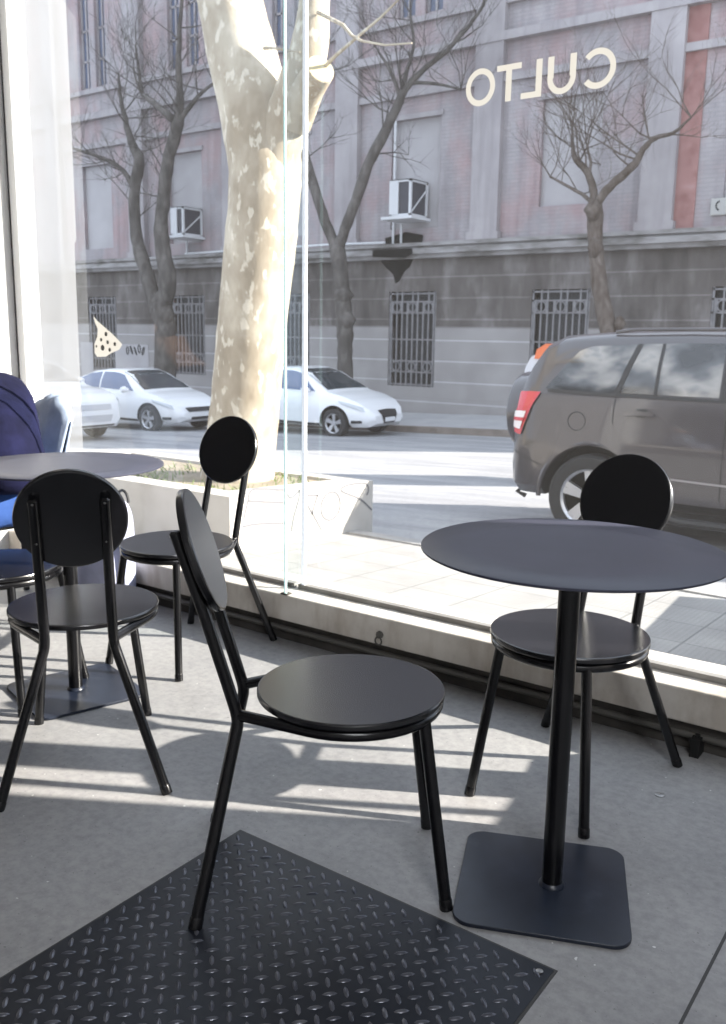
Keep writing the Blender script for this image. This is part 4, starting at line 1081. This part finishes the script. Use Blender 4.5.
# --- white saloons in the far lanes
def make_saloon(label, loc, L, H, dark_grille, seed):
    k = L/4.5; h = H/1.46
    st = [(.0,.42,.72,.74,.62),(.05,.34,.88,.92,.74),(.30,.28,.95,1.0,.82),(.55,.26,.955,1.06,.84),(1.0,.24,.95,1.27,.86),(1.4,.23,.945,1.39,.87),(1.9,.22,.94,1.45,.87),(2.35,.22,.93,1.45,.87),(2.75,.22,.92,1.34,.87),(3.1,.22,.905,1.15,.865),(3.42,.23,.885,.97,.86),(3.8,.24,.83,.90,.84),(4.15,.25,.74,.79,.78),(4.38,.26,.60,.65,.68),(4.5,.34,.48,.50,.52)]
    st = [(x*k, a, b_*h, c*h, w) for x,a,b_,c,w in st]
    R_ = .315
    c = Car('car', label, 'white saloons across the street', loc, M['car_white'], st, [(.82*k,R_),(3.62*k,R_)], R_, .86, .385)
    S = lambda pts: [(x*k, z*h) for x, z in pts]
    gl = M['car_glass_blue']
    c.side('rear_side_window', gl, S([(.98,1.20),(1.35,1.33),(1.78,1.385)]), S([(.86,1.03),(1.3,1.01),(1.78,1.0)]), off=.008)
    c.side('front_side_window', gl, S([(1.84,1.39),(2.35,1.385),(2.62,1.33)]), S([(1.84,1.0),(2.4,.985),(3.08,.97)]), off=.008)
    c.decal('windshield', M['car_glass'], [(2.50*k,-.60,2),(2.50*k,.60,2)], [(3.36*k,-.72,2),(3.36*k,.72,2)], (0,0,-1), off=.006)
    c.decal('rear_window', M['car_glass'], [(1.22*k,-.58,2),(1.22*k,.58,2)], [(.58*k,-.66,2),(.58*k,.66,2)], (0,0,-1), off=.006)
    for sd in (-1,1):
        c.decal('headlamp', M['lamp_clear'], [(3.72*k,sd*.84,.80*h),(4.05*k,sd*.80,.75*h),(4.30*k,sd*.70,.68*h)], [(3.80*k,sd*.84,.73*h),(4.05*k,sd*.80,.66*h),(4.34*k,sd*.66,.58*h)], (-.35,-sd,-.15), off=.012)
        c.decal('fog_lamp', M['trim_black'], [(4.05*k,sd*.8,.40*h),(4.28*k,sd*.7,.40*h)], [(4.05*k,sd*.8,.33*h),(4.28*k,sd*.7,.345*h)], (-.5,-sd,0), off=.012, k=3)
        b = MB(); b.tube([(2.95*k,sd*.85,.98*h),(2.90*k,sd*.96,1.0*h),(2.90*k,sd*1.03,1.01*h)], [.035,.085,.05], 10); b.build('side_mirror', M['car_white'], c.root)
        c.decal('door_handle', M['pale_trim'], [(1.55*k,sd*.9,.87*h),(1.72*k,sd*.9,.87*h)], [(1.55*k,sd*.9,.845*h),(1.72*k,sd*.9,.845*h)], (0,-sd,0), off=.015, n=3, k=1)
        c.decal('door_gap', M['pale_trim'], [(1.80*k,sd*.9,1.0*h),(1.812*k,sd*.9,1.0*h)], [(1.80*k,sd*.9,.32),(1.812*k,sd*.9,.32)], (0,-sd,0), off=.004, n=1)
        c.decal('sill_shadow', M['trim_black'], [(1.25*k,sd*.9,.29),(3.2*k,sd*.9,.29)], [(1.25*k,sd*.9,.235),(3.2*k,sd*.9,.235)], (0,-sd,0), off=.008, k=2)
    if dark_grille:
        c.decal('grille', M['trim_black'], [(4.6*k,-.34,.63*h),(4.6*k,0,.65*h),(4.6*k,.34,.63*h)], [(4.6*k,-.20,.34*h),(4.6*k,0,.33*h),(4.6*k,.20,.34*h)], (-1,0,-.1), off=.014)
        c.decal('number_plate', M['plate'], [(4.6*k,-.19,.46*h),(4.6*k,.19,.46*h)], [(4.6*k,-.19,.37*h),(4.6*k,.19,.37*h)], (-1,0,0), off=.03, k=3)
    else:
        c.decal('grille', M['trim_black'], [(4.6*k,-.42,.64*h),(4.6*k,.42,.64*h)], [(4.6*k,-.36,.53*h),(4.6*k,.36,.53*h)], (-1,0,-.1), off=.014)
        c.decal('lower_grille', M['trim_black'], [(4.6*k,-.30,.40*h),(4.6*k,.30,.40*h)], [(4.6*k,-.30,.33*h),(4.6*k,.30,.33*h)], (-1,0,0), off=.014, k=3)
    return c
nz = road_z(-12.5,16.2)
make_saloon('white car with dark pointed grille parked right of the plane tree trunk', (-11.0-4.45,16.25,nz), 4.45, 1.47, True, 1)
make_saloon('white saloon car left of the plane tree trunk, blue-tinted side windows', (-15.48-4.35,15.0,road_z(-17,15.0)), 4.35, 1.42, False, 2)

# --- larger white car nearer, behind the painted haze at the left
def make_near():
    st = [(.0,.5,.85,.87,.66),(.06,.40,1.02,1.06,.78),(.25,.32,1.08,1.35,.86),(.55,.28,1.09,1.56,.88),(1.2,.27,1.085,1.63,.89),(2.1,.27,1.07,1.62,.89),(2.55,.27,1.06,1.50,.89),(3.0,.27,1.05,1.25,.885),(3.28,.28,1.03,1.07,.88),(3.8,.28,.98,1.02,.87),(4.2,.29,.90,.93,.82),(4.36,.30,.78,.80,.76),(4.42,.36,.60,.62,.70)]
    z = road_z(-16.5,10.9)
    c = Car('car', 'large white car nearest at left, hazy behind the painted window haze', None, (-14.75-4.42,11.35,z), M['car_white'], st, [(.85,.34),(3.50,.34)], .34, .875, .42)
    c.side('rear_side_window', M['car_glass_pale'], [(.55,1.47),(1.2,1.53),(1.75,1.53)], [(.42,1.14),(1.0,1.12),(1.75,1.11)], off=.008)
    c.side('front_side_window', M['car_glass_pale'], [(1.82,1.53),(2.35,1.50)], [(1.82,1.11),(2.95,1.085)], off=.008)
    c.decal('windshield', M['car_glass_pale'], [(2.42,-.62,2),(2.42,.62,2)], [(3.18,-.74,2),(3.18,.74,2)], (0,0,-1), off=.006)
    for sd in (-1,1):
        c.decal('headlamp', M['lamp_clear'], [(3.95,sd*.85,.92),(4.2,sd*.8,.88),(4.34,sd*.74,.84)], [(4.0,sd*.85,.84),(4.2,sd*.8,.80),(4.37,sd*.72,.75)], (-.4,-sd,-.1), off=.012)
        b = MB(); b.tube([(2.85,sd*.88,1.10),(2.80,sd*.99,1.13),(2.80,sd*1.07,1.14)], [.04,.09,.05], 10); b.build('side_mirror', M['car_white'], c.root)
    M['near_trim'] = mat('near_car_trim', (.52,.52,.54), .4)
    c.decal('grille', M['near_trim'], [(4.6,-.50,.76),(4.6,.50,.76)], [(4.6,-.50,.66),(4.6,.50,.66)], (-1,0,0), off=.014)
    c.decal('lower_grille', M['near_trim'], [(4.6,-.52,.55),(4.6,.52,.55)], [(4.6,-.46,.42),(4.6,.46,.42)], (-1,0,0), off=.014)
    c.decal('bumper_lip', M['trim_black'], [(4.6,-.55,.36),(4.6,.55,.36)], [(4.6,-.55,.32),(4.6,.55,.32)], (-1,0,0), off=.012, k=2)
make_near()

# ================================================================== light
sun = bpy.data.lights.new('sun', 'SUN'); so = bpy.data.objects.new('sun', sun); COL.objects.link(so)
sun.energy = 10.5; sun.angle = radians(.53); sun.color = (1.0,.93,.83)
az, el = radians(30), radians(24.5)
d = Vector((cos(az)*cos(el), sin(az)*cos(el), sin(el)))      # towards the sun
so.rotation_euler = d.to_track_quat('Z','Y').to_euler(); so.location = (20,12,12)
w = bpy.data.worlds.new('sky'); SC.world = w; w.use_nodes = True
bg = w.node_tree.nodes['Background']; bg.inputs[0].default_value = (.74,.84,1.0,1); bg.inputs[1].default_value = 1.25
# unseen fill lights added to brighten the cafe, behind and to the right of the viewer
for x, y in ((.9,-.6),(2.4,-1.6)):
    a = bpy.data.lights.new('fill_light','AREA'); ao = bpy.data.objects.new('fill_light', a); COL.objects.link(ao)
    a.shape = 'RECTANGLE'; a.size = 1.4; a.size_y = .7; a.energy = 36; a.color = (.95,.97,1.0); ao.location = (x,y,3.1)
vs_ = SC.view_settings
vs_.view_transform = 'Standard'; vs_.look = 'None'; vs_.exposure = .75; vs_.gamma = 1.0
SC.cycles.use_denoising = True
SC.cycles.max_bounces = 10; SC.cycles.transparent_max_bounces = 16; SC.cycles.caustics_reflective = False; SC.cycles.caustics_refractive = False
SC.cycles.sample_clamp_indirect = 6
